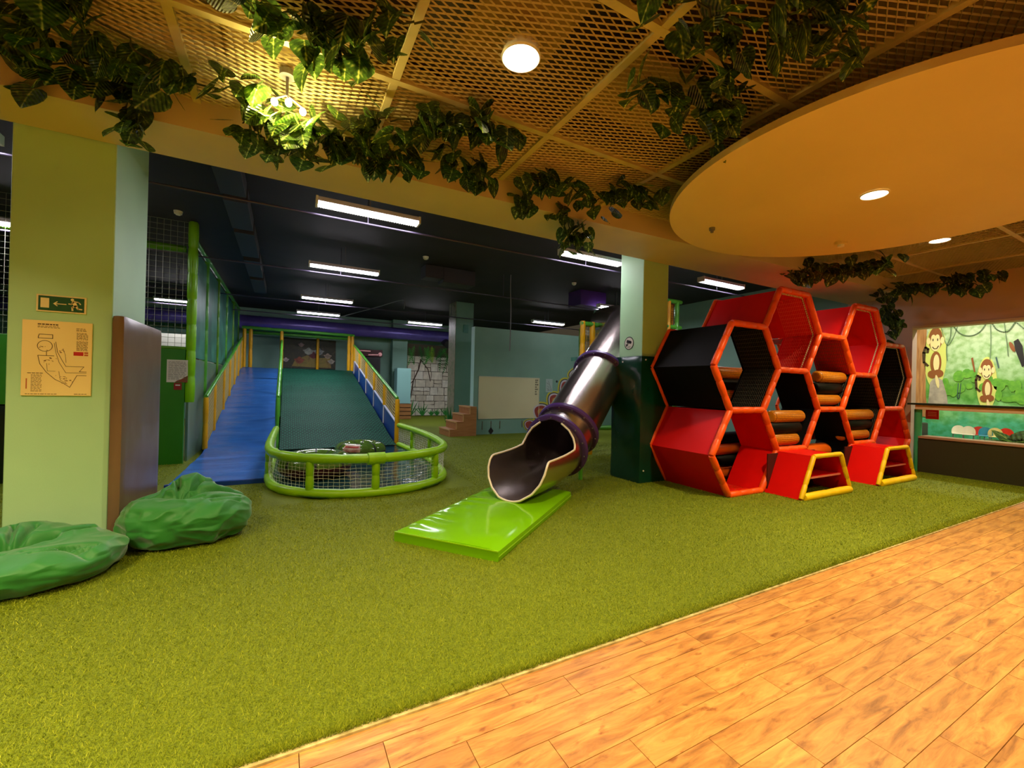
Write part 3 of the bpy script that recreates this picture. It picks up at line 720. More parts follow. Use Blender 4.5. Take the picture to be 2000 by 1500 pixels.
# picture on the wall behind the ramp
def mat_patch(name, cols, scale, bands=True):
    m = bpy.data.materials.new(name); m.use_nodes = True; nt = m.node_tree; N = nt.nodes; L = nt.links; b = N['Principled BSDF']
    tc = N.new('ShaderNodeTexCoord'); v = N.new('ShaderNodeTexNoise'); v.inputs['Scale'].default_value = scale; v.inputs['Detail'].default_value = 4; v.inputs['Distortion'].default_value = 1.2
    L.new(tc.outputs['Object'], v.inputs['Vector']); r = N.new('ShaderNodeValToRGB'); r.color_ramp.interpolation = 'LINEAR'
    e = r.color_ramp.elements; n = len(cols)
    e[0].position = .25; e[0].color = cols[0]; e[1].position = .75; e[1].color = cols[-1]
    for i, c in enumerate(cols[1:-1]): x = e.new(.25 + .5*(i+1)/(n-1)); x.color = c
    L.new(v.outputs['Fac'], r.inputs['Fac']); L.new(r.outputs['Color'], b.inputs['Base Color']); b.inputs['Roughness'].default_value = .5
    return m
pic = empty('wall_picture', 'dark flowery picture on the back wall behind the green ramp', 'picture', (.82, 17.8, 2.40))
MB().box(-.9, .0, -.55, .9, .04, .55).build('canvas', mat_patch('picture_foliage', [srgb(28,36,20), srgb(60,58,30), srgb(40,44,24), srgb(90,80,50)], 3.5), pic)
MB().prism([(-.6,-.48),(.2,-.5),(.75,-.5),(.7,-.1),(.2,-.15),(-.1,-.05),(-.5,-.25)], (0,-.002,0), UX, UZ, .004).build('yellow_patch', mat_patch('picture_yellow', [srgb(120,110,40), srgb(150,130,50), srgb(110,80,40)], 5), pic)
for k, (x, z, s, c) in enumerate([(-.35,-.25,.16,(170,90,60)), (.12,-.02,.18,(120,50,50)), (.62,-.05,.13,(200,176,150)), (.75,-.25,.12,(210,200,180)), (-.3,.33,.1,(190,160,150)), (-.8,-.25,.1,(210,190,180)), (-.05,.1,.17,(190,196,180)), (.3,.1,.17,(176,184,176))]):
    pts = [(x+s*(1+.25*math.sin(a*5))*math.cos(a), z+s*.7*(1+.25*math.cos(a*4))*math.sin(a)) for a in [2*PI*i/20 for i in range(20)]]
    MB().prism(pts, (0,-.005-.0006*k,0), UX, UZ, .004).build('blossom', mat('blossom_%d' % k, srgb(*c), .6, col2=srgb(*[int(q*.7) for q in c]), nscale=9), pic)

# ================================================================ LANDING POOL FENCE
fence = empty('pool_fence', 'low oval lime green padded fence with white netting at the foot of the ramp', 'fence', (1.0, 6.5, 0))
FO = Vector((1.0, 6.5, 0))
plan = [(-.12,9.2),(-.16,7.6),(-.16,6.6),(-.08,6.08),(.12,5.74),(.42,5.50),(.78,5.37),(1.16,5.34),(1.52,5.43),(1.82,5.62),(2.03,5.88),(2.17,6.3),(2.27,7.2),(2.27,8.3),(2.21,9.3)]
ring = [p for p in crom([(x, y, 0) for x, y in plan], 10)]
rp = resample(ring, 121)
def seam_r(i, r): return r*(.88 if i % 6 == 0 else 1.0 + .03*random.uniform(-1, 1))
for nm, z, r in (('bottom_rail', .062, .058), ('top_rail', .475, .058)):
    MB().tube([p + Vector((0,0,z)) - FO for p in rp], [seam_r(i, r) for i in range(121)], 12).build(nm, M_lime, fence, smooth=60)
def nearest(x, y): return min(rp, key=lambda p: (p.x-x)**2 + (p.y-y)**2)
for x, y in ((-.16,6.75), (.27,5.58), (.98,5.34), (1.86,5.66), (2.27,7.2), (2.27,8.35)):
    p = nearest(x, y); b = MB(); padtube(b, p + Vector((0,0,.10)) - FO, p + Vector((0,0,.44)) - FO, .047, 12, .2); b.build('post', M_lime, fence, smooth=60)
p = nearest(.98, 5.34); b = MB(); b.tube([p+Vector((-.10,-.015,.475))-FO, p+Vector((.10,-.0,.475))-FO], .072, 14); b.build('strap_sleeve', M_lime, fence, smooth=60)
def netP(u, v):
    f = u*(len(rp)-1); i = min(int(f), len(rp)-2); q = rp[i].lerp(rp[i+1], f-i); return q + Vector((0,0,.11+.33*v)) - FO
tag(net(netP, 150, 8, .0019, jit=.006).build('netting', M_net_w, fence), kind='stuff')
b = MB(); rim = [p for p in rp]; b.add([(p.x, p.y, .035 + .0*i) for i, p in enumerate(rim)] + [(.95, 8.0, .06)], [(i, i+1, len(rim)) for i in range(len(rim)-1)])
def poolP(u, v):
    y = 5.40 + 4.0*v
    xl = min((p.x for p in rp if abs(p.y-y) < .12), default=.8); xr = max((p.x for p in rp if abs(p.y-y) < .12), default=1.2)
    x = xl + (xr-xl)*u; return (x, y, .04 + .012*noise.noise(Vector((x*1.6, y*3.2, 1))))
b = MB(); b.grid(poolP, 40, 60); o = b.build('pool_floor_mat', M_pool, smooth=180); tag(o, 'glossy dark teal vinyl mat inside the lime green fence', 'mat')
# inflatable sliding tubes
def snow_tube(label, loc, rz, R0, r0, lab=True):
    o = empty('inflatable_tube', label, 'tube', loc, rz=rz, group='inflatable tubes in the pool')
    ms = mat_patch('tube_cover_green', [srgb(56,92,26), srgb(86,116,40), srgb(70,104,30)], 6) if 'tube_cover_green' not in bpy.data.materials else bpy.data.materials['tube_cover_green']
    ms.node_tree.nodes['Principled BSDF'].inputs['Roughness'].default_value = .12
    def P(u, v, a0, a1, k=1.0):
        a = a0 + (a1-a0)*v; q = (R0 + r0*k*math.cos(a)); z = r0*.95 + r0*.95*k*math.sin(a)
        th = 2*PI*u; w_ = 1 + .012*math.sin(8*th); return (q*w_*math.cos(th), q*w_*math.sin(th), max(z, 0.0))
    b = MB(); b.grid(lambda u, v: P(u, v, .0, PI), 64, 14, wrap_u=True); b.build('cover', ms, o, smooth=180)
    b = MB(); b.grid(lambda u, v: P(u, v, -PI, 0, .99), 64, 14, wrap_u=True); b.build('underside', mat('maroon_vinyl', srgb(70,22,24), .35), o, smooth=180)
    MB().tube([((R0*.55)*math.cos(2*PI*i/24), (R0*.55)*math.sin(2*PI*i/24), r0*1.1) for i in range(24)], .01, 6, closed=True).build('inner_seam', M_inkb, o)
    for k in range(8):
        th = 2*PI*k/8 + .2; b = MB()
        b.grid(lambda u, v: P((th + (u-.5)*.07)/(2*PI), v, .0, PI*.95, 1.015), 3, 12); b.build('strap', M_inkb, o, smooth=180)
    if lab:
        th = -2.35; b = MB(); b.grid(lambda u, v: P((th + (u-.5)*.72)/(2*PI), v, .10, 1.15, 1.02), 10, 6); b.build('label_patch', mat('tube_label', srgb(206,176,140), .35, col2=srgb(150,80,50), nscale=9), o, smooth=180)
        b = MB(); b.grid(lambda u, v: P((th + (u-.5)*.60)/(2*PI), v, .62, .85, 1.03), 10, 3); b.build('label_print', mat('tube_label_print', srgb(176,60,40), .35, col2=srgb(120,40,24), nscale=14), o, smooth=180)
        b = MB(); b.grid(lambda u, v: P((th + (u-.5)*.72)/(2*PI), v, 1.05, 1.2, 1.03), 10, 3); b.build('label_edge', M_paper, o, smooth=180)
    return o
snow_tube('glossy green inflatable tube with a printed label, resting at the ramp foot', (1.22, 7.95, .05), .25, .28, .15)
snow_tube('green inflatable tube behind the netting at the left of the pool', (.42, 6.72, .05), 1.3, .32, .17, False)

# ================================================================ STEEL TUBE SLIDE
slide = empty('tube_slide', 'shiny steel tube slide with purple ring joints ending on a lime mat', 'slide', (2.7, 4.45, 0))
SO = Vector((2.7, 4.45, 0)); RAD = .385
dirp = Vector((.876, .482, 0))
r1 = Vector((3.18, 4.71, .595)); up = Vector((1.51, .83, 1.2))
lip = r1 - dirp*1.08; lip.z = .49
path = [lip, r1 - dirp*.78 - Vector((0,0,.10)), r1 - dirp*.45 - Vector((0,0,.08)), r1 - dirp*.2 - Vector((0,0,.045)), r1, r1 + dirp*.2 + Vector((0,0,.085)), r1 + dirp*.5 + Vector((0,0,.29))]
q0 = path[-1]
path += [q0 + up*t for t in (.25, .5, .75, 1.0, 1.3)]
q1 = path[-1]; path += [q1 + Vector((.35,.32,.20)), q1 + Vector((.5,.75,.28)), q1 + Vector((.55,1.2,.30))]
cp = resample(crom(path, 10), 150)
# frames
def frames(P):
    F = []
    for i in range(len(P)):
        t = (P[min(i+1, len(P)-1)] - P[max(i-1, 0)]).normalized(); sd = t.cross(Vector((0,0,1))).normalized(); u_ = sd.cross(t).normalized(); F.append((t, sd, u_))
    return F
FR = frames(cp)
i1 = min(range(150), key=lambda i: (cp[i]-r1).length)
Ls = [0]
for a, c in zip(cp, cp[1:]): Ls.append(Ls[-1] + (c-a).length)
def phi(i):
    s = Ls[i]; sm = Ls[i1]
    if s < .22: return math.radians(22 + 78*math.sin(min(1, s/.22)*PI/2))
    if s < sm-.20: return math.radians(100)
    if s < sm: t = (s-(sm-.20))/.20; return math.radians(100 + 80*(t**1.6))
    return PI
def ringpt(i, a, r): t, sd, u_ = FR[i]; return cp[i] + sd*(math.sin(a)*r) - u_*(math.cos(a)*r) - SO
def shell(i0, i1_, r_out, r_in, name, m, n=48):
    b = MB()
    for rr, flip in ((r_out, False), (r_in, True)):
        def P(u, v):
            i = i0 + round(v*(i1_-i0)); ph = phi(i); a = -ph + 2*ph*u; return ringpt(i, a, rr)
        nv = i1_-i0+1
        if flip: b.grid(lambda u, v: P(1-u, v), n, nv)
        else: b.grid(P, n, nv)
    return b.build(name, m, slide, smooth=180)
shell(0, i1, RAD+.006, RAD-.004, 'outlet_chute', M_steel)
i2 = min(range(150), key=lambda i: abs(Ls[i] - (Ls[i1]+.42)))
i3 = min(range(150), key=lambda i: abs(Ls[i] - (Ls[i1]+1.86)))
shell(i1, i2, RAD+.006, RAD-.004, 'tube_section', M_steel); shell(i2, i3, RAD+.006, RAD-.004, 'tube_section', M_steel); shell(i3, 149, RAD+.006, RAD-.004, 'tube_section', M_steel)
# rolled rim along the open edge
rimp = [ringpt(i, -phi(i), RAD) for i in range(0, i1-0)][::-1]
rimq = [ringpt(i, phi(i), RAD) for i in range(0, i1-0)]
front = [ringpt(0, -phi(0) + 2*phi(0)*k/8, RAD) for k in range(1, 8)]
MB().tube(resample(rimp + front + rimq, 160), .013, 8).build('rolled_rim', M_rim, slide, smooth=180)
def collar(i, wd, name='ring_joint'):
    t, sd, u_ = FR[i]; b = MB()
    pr_ = [(-wd, RAD+.004), (-wd, RAD+.045), (-wd*.6, RAD+.062), (wd*.6, RAD+.062), (wd, RAD+.045), (wd, RAD+.004)]
    def P(u, v):
        d_, r_ = pr_[round(v*5)]; a = 2*PI*u; return cp[i] + t*d_ + sd*(math.sin(a)*r_) - u_*(math.cos(a)*r_) - SO
    b.grid(P, 56, 6, wrap_u=True); o = b.build(name, M_purple, slide, smooth=40)
    b = MB()
    for k in range(14):
        a = 2*PI*k/14; c0 = cp[i] - t*(wd+.012) + sd*(math.sin(a)*(RAD+.032)) - u_*(math.cos(a)*(RAD+.032)) - SO
        b.cyl(c0, c0 + t*.02, .009, 6)
    tag(b.build('bolts', M_cable, o), kind='stuff')
collar(i1+1, .035); collar(i2, .04); collar(i3, .04)
# underside support leg
MB().tube([(3.95-SO.x, 5.14-SO.y, 0), (3.95-SO.x, 5.14-SO.y, .68)], .03, 10).build('support_leg', M_railg, slide, smooth=60)

# lime landing mat
ang = math.radians(38.6); mm_ = empty('landing_mat', 'thick lime green vinyl mat under the slide mouth', 'mat', (2.02, 4.03, 0), rz=ang)
def lime():
    b = MB(); L_, W_, H_ = 1.06, .50, .105
    def P(u, v):
        # u along length, v wraps the section
        x = -L_ + 2*L_*u
        sec = [(-W_, .012), (-W_-.006, H_*.5), (-W_, H_-.012), (-W_+.02, H_)] + [(-W_+.05+ (2*W_-.1)*k/17, H_) for k in range(18)] + [(W_-.02, H_), (W_, H_-.012), (W_+.006, H_*.5), (W_, .012)]
        y, z = sec[round(v*(len(sec)-1))]
        if z >= H_-.001:
            wv = noise.noise(Vector((x*3.0, y*2.2, 4)))*.006
            left = max(0, (y-.05)/.45); wv += .012*left*math.sin(26*x + 3*y + 4*noise.noise(Vector((x*2, y*2, 0))))*(.3+.7*abs(noise.noise(Vector((x*1.7+3, y, 2)))))
            wv += .006*max(0, -(x-.3))*0
            z += wv - .012*max(0, (abs(y)-W_+.06)/.06)
        return (x, y, z)
    b.grid(P, 90, 26)
    n = len(b.v)
    # end caps
    rows = [[j*90 for j in range(26)], [j*90+89 for j in range(26)]]
    b.f.append(tuple(rows[0])); b.f.append(tuple(reversed(rows[1])))
    return b
o = lime().build('cover', M_mat, mm_, smooth=45)
MB().box(-1.06, -.508, .052, 1.062, -.503, .058).build('side_seam', M_lime, mm_)
MB().box(-1.067, -.50, .09, -1.058, .50, .10).build('end_seam', M_lime, mm_)

# ================================================================ RED HONEYCOMB FRAME
hexf = empty('honeycomb_frame', 'red and black honeycomb climbing frame with orange padded edges', 'climbing frame', (7.6, 4.05, 0))
HO = Vector((7.6, 4.05, 0)); Y0, Y1 = 3.55, 4.58
A, Fh, Hh = .70, .355, .572
def hexv(cx, zc): return [(cx-Fh, zc-Hh), (cx+Fh, zc-Hh), (cx+A, zc), (cx+Fh, zc+Hh), (cx-Fh, zc+Hh), (cx-A, zc)]
cells = []
for i in range(5):
    cx = 5.48 + 1.055*i
    for k in range(2): cells.append((i, k, cx, Hh + 2*Hh*k + (Hh if i % 2 else 0)))
# panel colours: bottom, lower right, upper right, top, upper left, lower left
K = 'kkkkkk'; RR = 'rrrrrr'
colr = {(0,0):RR, (0,1):K, (1,0):'rkkkkk', (1,1):RR, (2,0):'rkkkrr', (2,1):'kkrrkk', (3,0):'kkkkkk', (3,1):RR, (4,0):RR, (4,1):K}
edges = {}
for (i, k, cx, zc) in cells:
    V = hexv(cx, zc)
    ins = [(cx + (x-cx)*.985, zc + (z-zc)*.985) for x, z in V]; ins2 = [(cx + (x-cx)*.965, zc + (z-zc)*.965) for x, z in V]
    for e in range(6):
        a, c = ins[e], ins[(e+1) % 6]; a2, c2 = ins2[e], ins2[(e+1) % 6]
        full = (i == 0 and e in (0, 4, 5)) or (i == 4 and e in (1, 2)) or (k == 1 and e == 3) or (k == 1 and i % 2 and e in (2, 4)) or (i == 0 and k == 0 and e == 3)
        YB = Y1 if full else 4.07
        b = MB(); b.add([(a[0], Y0, a[1]), (c[0], Y0, c[1]), (c2[0], Y0, c2[1]), (a2[0], Y0, a2[1]), (a[0], YB, a[1]), (c[0], YB, c[1]), (c2[0], YB, c2[1]), (a2[0], YB, a2[1])],
                         [(0,1,2,3), (7,6,5,4), (1,0,4,5), (3,2,6,7), (0,3,7,4), (2,1,5,6)])
        b.v = [tuple(Vector(p)-HO) for p in b.v]
        b.build('panel', M_red if colr[i,k][e] == 'r' else M_black, hexf)
        p, q = V[e], V[(e+1) % 6]; key = tuple(sorted(((round(p[0],2), round(p[1],2)), (round(q[0],2), round(q[1],2)))))
        edges[key] = (p, q)
for key, (p, q) in edges.items():
    if max(p[1], q[1]) < .05 and abs(p[1]-q[1]) < .01 and abs(p[0]-5.48) > 1: continue
    ex_ = sum(1 for (_i, _k, _cx, _zc) in cells for _e in range(6) if tuple(sorted(((round(hexv(_cx,_zc)[_e][0],2), round(hexv(_cx,_zc)[_e][1],2)), (round(hexv(_cx,_zc)[(_e+1)%6][0],2), round(hexv(_cx,_zc)[(_e+1)%6][1],2))))) == key)
    for yy, r in ((Y0, .043), (Y1, .028)):
        if yy == Y1 and (ex_ > 1 or max(p[1], q[1]) < 1.1 and min(p[0], q[0]) > 5.7): continue
        b = MB(); lift = .04 if max(p[1], q[1]) < .05 else 0
        padtube(b, Vector((p[0], yy, max(.035, p[1])))-HO, Vector((q[0], yy, max(.035, q[1])))-HO, r, 12, .24); b.build('frame_tube', M_orange, hexf, smooth=50)
# lacing dots on the netted red cells
for (i, k) in ((1,1), (3,1), (4,1)):
    cx, zc = next((c[2], c[3]) for c in cells if c[0] == i and c[1] == k); V = hexv(cx, zc); b = MB()
    for e in (1, 2, 3):
        p = Vector((V[e][0], 0, V[e][1])); q = Vector((V[(e+1)%6][0], 0, V[(e+1)%6][1])); cc = Vector((cx, 0, zc))
        for s in range(18):
            pt = p.lerp(q, (s+.5)/18); pt = cc + (pt-cc)*.945 + Vector((0, Y0+.07, 0)); b.obox(pt-HO, (.009,0,.0), (0,.006,0), (0,0,.012))
    tag(b.build('lacing', M_net_w, hexf), kind='stuff')
# nets lining the black cells
for (i, k) in ((0,1), (1,1), (3,0), (4,1), (2,1)):
    cx, zc = next((c[2], c[3]) for c in cells if c[0] == i and c[1] == k); V = [(cx + (x-cx)*.95, zc + (z-zc)*.95) for x, z in hexv(cx, zc)]
    for e in (1, 2):
        p = V[e]; q = V[e+1]
        tag(net(lambda u, v: Vector((p[0]+(q[0]-p[0])*v, Y0+.05+(4.05-Y0-.08)*u, p[1]+(q[1]-p[1])*v))-HO, 16, 10, .0025).build('lining_net', mat('grey_cord', srgb(52,48,42), .6) if (i, k) != (1,1) else mat('red_cord', srgb(240,90,80), .6), hexf), kind='stuff')
# back net of the outer black cells
for (i, k) in ((4,1), (3,0)):
    cx, zc = next((c[2], c[3]) for c in cells if c[0] == i and c[1] == k); V = [(cx + (x-cx)*.96, zc + (z-zc)*.96) for x, z in hexv(cx, zc)]
    b = MB(); b.prism(V, (-HO.x, 4.06-HO.y, -HO.z), UX, UZ, .012); b.build('back_panel', M_black, hexf)
    b = MB(); zlo = zc-Hh*.94
    for s in range(22):
        z = zlo + s*(2*Hh*.94)/21; hw = (A - (A-Fh)*abs(z-zc)/Hh)*.94; b.box(cx-hw-HO.x, 4.03-HO.y, z-.004, cx+hw-HO.x, 4.04-HO.y, z+.004)
    tag(b.build('back_net', mat('grey_cord', srgb(52,48,42)), hexf), kind='stuff')
# rollers
def roller(x0, x1, y, z, r, m):
    c = Vector(((x0+x1)/2, y, z)); h = (x1-x0)/2; b = MB()
    b.tube([(-h,0,0), (-h+.006,0,0), (-h+.03,0,0), (h-.03,0,0), (h-.006,0,0), (h,0,0)], [r*.55, r*.85, r, r, r*.85, r*.55], 24)
    b.build('roller', m, hexf, smooth=50, loc=c-HO)
M_rollo = mat('orange_roller', srgb(228,100,14), .35)
for x0, x1, z, m in ((6.22,7.00,1.035,M_roller), (6.12,6.92,.87,M_black), (6.12,6.86,.70,M_roller),
                     (8.22,9.16,1.035,M_roller), (8.2,9.1,.87,M_black), (8.2,9.02,.70,M_roller),
                     (7.42,8.20,1.655,M_roller), (7.35,8.1,1.47,M_black), (7.30,8.04,1.29,M_roller)):
    roller(x0, x1, 3.68, z, .092, m)
roller(7.15, 8.08, 3.85, .44, .12, M_rollo)
for z, m in ((.11, M_rollo), (.30, M_black), (.48, M_rollo), (.65, M_black), (1.14, M_black), (1.32, M_roller), (1.5, M_black), (1.68, M_roller)):
    roller(5.72, 6.95, 4.36, z, .095, m)
for z, m in ((.30, M_black), (.62, M_roller)): roller(6.95, 7.55, 4.36, z, .095, m); roller(8.45, 9.2, 4.36, z, .095, m)
for x in (5.66, 7.0, 7.6, 8.4):
    b = MB(); padtube(b, Vector((x, 4.42, 0))-HO, Vector((x, 4.42, 2.1 if x < 7.1 else .9))-HO, .04, 10, .4); b.build('roller_post', M_black, hexf, smooth=50)
# trapezoid step boxes
for n_, (cx, lab) in enumerate(((6.48+.005, ''), (8.56, ''))):
    zt = .56; ya, yb = 3.05, 3.53; bw, tw = .62, .34
    sb = empty('step_box', loc=Vector((cx, 3.3, 0))-HO); sb.parent = hexf
    so = Vector((cx, 3.3, 0))
    for nm, pts in (('left_side', [(-bw,0),(-tw,zt),(-tw+.02,zt),(-bw+.022,0)]), ('right_side', [(bw-.022,0),(tw-.02,zt),(tw,zt),(bw,0)]), ('top_panel', [(-tw+.001,zt-.018),(tw-.001,zt-.018),(tw-.001,zt),(-tw+.001,zt)])):
        MB().prism(pts, (0, yb-3.3, 0), UX, UZ, yb-ya).build(nm, M_red, sb)
    zs = .265; ws = bw-(bw-tw)*zs/zt
    MB().box(-ws+.02, ya-3.3+.06, zs-.012, ws-.02, yb-3.3, zs+.012).build('shelf', M_red, sb)
    MB().box(-ws+.02, ya-3.3+.052, zs-.012, ws-.02, ya-3.3+.06, zs+.012).build('shelf_edge', mat('pink_piping', srgb(240,130,120), .5), sb)
    MB().box(-bw+.03, yb-3.3-.03, 0, bw-.03, yb-3.3-.015, zt-.02).build('back_board', mat('dark_red_vinyl', srgb(60,6,4), .6), sb)
    for p, q, r in (((-bw,.0),(-tw,zt),.03), ((-tw,zt),(tw,zt),.03), ((tw,zt),(bw,.0),.03)):
        b = MB(); padtube(b, (p[0], ya-3.3, max(.03,p[1])), (q[0], ya-3.3, max(.03,q[1])), r, 12, .2); b.build('edge_tube', M_yellowp, sb, smooth=50)
    b = MB(); padtube(b, (-bw+.05, ya-3.3-.005, .045), (bw-.04, ya-3.3-.01, .05), .052, 14, .5); b.build('base_tube', M_yellowp, sb, smooth=50)

# ================================================================ BEAN BAGS
def beanbag(label, loc, rx, ry, h, rz, seed, peak, dents, flat_):
    def P(u, v):
        th = 2*PI*u; f = -PI/2 + PI*v; c = max(0, math.cos(f))
        rad = c**(.62 if f > 0 else .45); lump = 1 + .05*math.sin(2*th+seed) + .03*math.sin(3*th+2*seed)
        x = rx*lump*rad*math.cos(th); y = ry*lump*rad*math.sin(th)
        zc = h*flat_
        z = zc + (zc*math.sin(f)) if f < 0 else zc + (h*.9-zc)*math.sin(f)**.9
        if f > 0:
            tt = math.sin(f)
            z += peak[2]*math.exp(-((x-peak[0])**2+(y-peak[1])**2)/peak[3]**2)*tt
            for (ax, ay, bx, by, w_, am) in dents:
                dx, dy = bx-ax, by-ay; L2 = dx*dx+dy*dy; t = max(0, min(1, ((x-ax)*dx+(y-ay)*dy)/max(1e-9, L2)))
                d2 = (x-ax-t*dx)**2+(y-ay-t*dy)**2; z -= am*math.exp(-d2/w_**2)*min(1, tt*2)
        q = Vector((x, y, z)); s = Vector((seed*3, seed, 0))
        wr_ = .07*(.28-abs(noise.noise(q*3.2+s))) + .035*(.25-abs(noise.noise(Vector((q.x*7, q.y*7, q.z*11))+s))) + .018*abs(noise.noise(Vector((x*4+y*3, z*16+x*2, seed))))
        nrm = Vector((x/rx, y/ry, (z-zc)/h)).normalized()
        q = q + nrm*wr_*(1 if f > -.9 else 0)
        q.z = max(q.z, 0.004); return q
    o = empty('bean_bag', label, 'bean bag', loc, rz=rz, group='green bean bags by the left pillar')
    b = MB(); b.grid(P, 220, 130, wrap_u=True); b.build('cover', M_bag, o, smooth=180)
    # piped seams over the cover
    for th0 in (.30,):
        pts = [P(th0, .30 + .5*k/22) + Vector((0,0,.0)) for k in range(23)]
        MB().tube(pts, .0035, 5).build('seam', mat('seam_green', srgb(34,120,34), .6), o, smooth=180)
    return o
beanbag('plump green bean bag leaning by the brown pad with a pointed top', (-.71, 4.58, 0), .425, .42, .45, -.12, 1.3, (-.03,.14,.12,.18),
        [(.0,-.08,.05,.10,.022,.10), (-.02,-.09,-.34,-.04,.03,.06), (.04,-.08,.38,.16,.022,.08), (.12,.0,.36,.08,.014,.05), (-.06,-.05,-.12,.14,.016,.07), (.02,-.17,.14,-.13,.014,.05), (-.2,-.04,-.14,.12,.016,.04), (.1,.12,.2,.26,.018,.05), (.0,-.10,.0,-.05,.07,.05), (.16,-.18,.36,-.04,.012,.04), (.22,-.2,.38,-.1,.012,.035), (-.28,.0,-.2,.16,.016,.03)], .46)
bg2 = beanbag('flat sagging green bean bag in front of the left pillar', (-1.575, 4.09, 0), .56, .46, .30, .06, 2.7, (.0,.32,.07,.25),
        [(-.03,.0,-.25,.18,.018,.10), (-.03,.0,-.35,-.10,.03,.10), (-.03,.0,.14,.08,.03,.09), (-.30,-.12,-.10,-.22,.016,.09), (.20,.12,.32,.20,.016,.08), (-.42,.05,-.15,.1,.016,.06), (.1,-.2,.42,-.18,.012,.04), (.15,-.25,.4,-.22,.012,.04), (-.1,-.26,-.4,-.2,.014,.05), (-.03,.0,-.1,.3,.016,.05), (-.15,-.05,.10,-.02,.16,.05), (-.55,-.05,-.3,-.2,.04,.07), (-.2,.05,-.45,.14,.025,.07), (.0,.0,.02,.26,.02,.05), (-.15,-.16,.0,-.2,.02,.05), (.3,-.2,.42,-.3,.03,.04)], .5)
for x, y, z in ((.38,-.27,.17), (.45,-.21,.15), (.30,-.36,.09)):
    MB().cyl((x, y-.0, z), (x+.006, y-.012, z+.002), .009, 10).build('metal_snap', M_rim, bg2)

# ================================================================ VINES
def leaf_mesh(wd, curl, fold, nm):
    st = [(-.02,.0), (-.13,.20), (-.06,.38), (.14,.48), (.38,.47), (.62,.36), (.82,.19), (1.0,.0)]
    xs_ = [.02, .0, .03, .16, .38, .62, .82, 1.0]; v = []; f = []
    for k, ((xe, we), xm) in enumerate(zip(st, xs_)):
        zc = -curl*(max(0, xm))**2
        v += [(xe, -we*wd, -curl*max(0, xe)**2 + fold*we - .25*we*we), (xm, 0, zc), (xe, we*wd, -curl*max(0, xe)**2 + fold*we - .25*we*we)]
    for k in range(7):
        a = 3*k; c = a+3; f += [(a, a+1, c+1, c), (a+1, a+2, c+2, c+1)]
    b = MB(); b.v = v; b.f = f
    return b.mesh(nm, M_leaf, smooth=180)
LM = [leaf_mesh(1.12, .2, .18, 'leaf'), leaf_mesh(1.0, .35, .3, 'leaf'), leaf_mesh(1.2, .1, .12, 'leaf'), leaf_mesh(1.08, .45, -.08, 'leaf')]
def vine(label, strands, n, spread, size, zmax=3.50):
    c0 = Vector(strands[0][0]); o = empty('hanging_vine', label, 'vine', c0, group='artificial vines under the mesh ceiling')
    allp = []
    for s in strands:
        pts = crom(s, 8); wob = [p + Vector((random.gauss(0,.02), random.gauss(0,.02), random.gauss(0,.015))) for p in pts]
        MB().tube([p-c0 for p in wob], .006, 5).build('stem', M_stem, o, smooth=60)
        allp.append(resample(wob, 60))
    tot = sum(len(s) for s in strands); 
    for k in range(n):
        P_ = random.choices(allp, weights=[(p[-1]-p[0]).length+.15 for p in allp])[0]
        p = random.choice(P_) + Vector((random.gauss(0, spread), random.gauss(0, spread), random.gauss(-.02, spread*.6)))
        p.z = min(p.z, zmax - .01)
        if (p - SPOT).length < .17: p = SPOT + (p - SPOT).normalized()*random.uniform(.17, .24)
        sc = size*random.uniform(.65, 1.15); sc = max(.06, sc)
        yaw = random.gauss(-PI/2-.35, 1.0); pitch = random.uniform(.35, 1.2)      # tip hangs downwards
        rm_ = Matrix.Rotation(yaw, 3, 'Z') @ Matrix.Rotation(pitch, 3, 'Y') @ Matrix.Rotation(random.uniform(-.6, .6), 3, 'X')
        inst('leaf', random.choice(LM), o, p-c0, rm_, sc)
    return o
ZV = 3.42
vine('dark vine cluster along the mesh ceiling at the upper left corner', [[(-1.75,3.5,ZV),(-1.35,3.35,ZV),(-1.0,3.2,ZV-.02),(-.7,3.45,ZV-.05),(-.42,3.5,ZV-.06)], [(-1.6,3.8,ZV),(-1.2,3.75,ZV),(-.9,3.7,ZV-.04)], [(-1.9,3.0,ZV),(-1.3,2.85,ZV)]], 113, .09, .17)
vine('short dark vine strand dangling in front of the beam over the left pillar', [[(-1.10,3.82,ZV),(-1.05,3.9,3.33),(-1.0,3.92,3.24),(-.95,3.95,3.14)]], 18, .05, .15)
vine('bright yellow green vine leaves lit by the spotlight', [[(-.35,3.4,3.38),(-.1,3.42,3.33),(.15,3.5,3.30),(.40,3.6,3.28)], [(-.3,3.7,3.32),(-.18,3.82,3.24),(-.02,3.86,3.20)], [(.1,3.7,3.28),(.18,3.84,3.2)], [(.1,3.5,3.3),(.3,3.55,3.28),(.55,3.6,3.26)]], 95, .07, .165)
vine('dense ball of dark vine leaves at the centre of the mesh ceiling', [[(.40,3.5,ZV-.04),(.62,3.3,3.38),(.85,3.2,3.36),(.95,3.1,3.38)], [(.6,3.6,3.34),(.8,3.6,3.28),(.98,3.62,3.3)], [(.9,3.1,3.4),(1.2,3.0,3.40),(1.52,2.95,3.34)]], 121, .075, .155)
vine('thin dark vine strand between the leaf ball and the beam', [[(1.1,3.4,ZV-.05),(1.4,3.55,3.36),(1.62,3.72,3.34)]], 37, .06, .15)
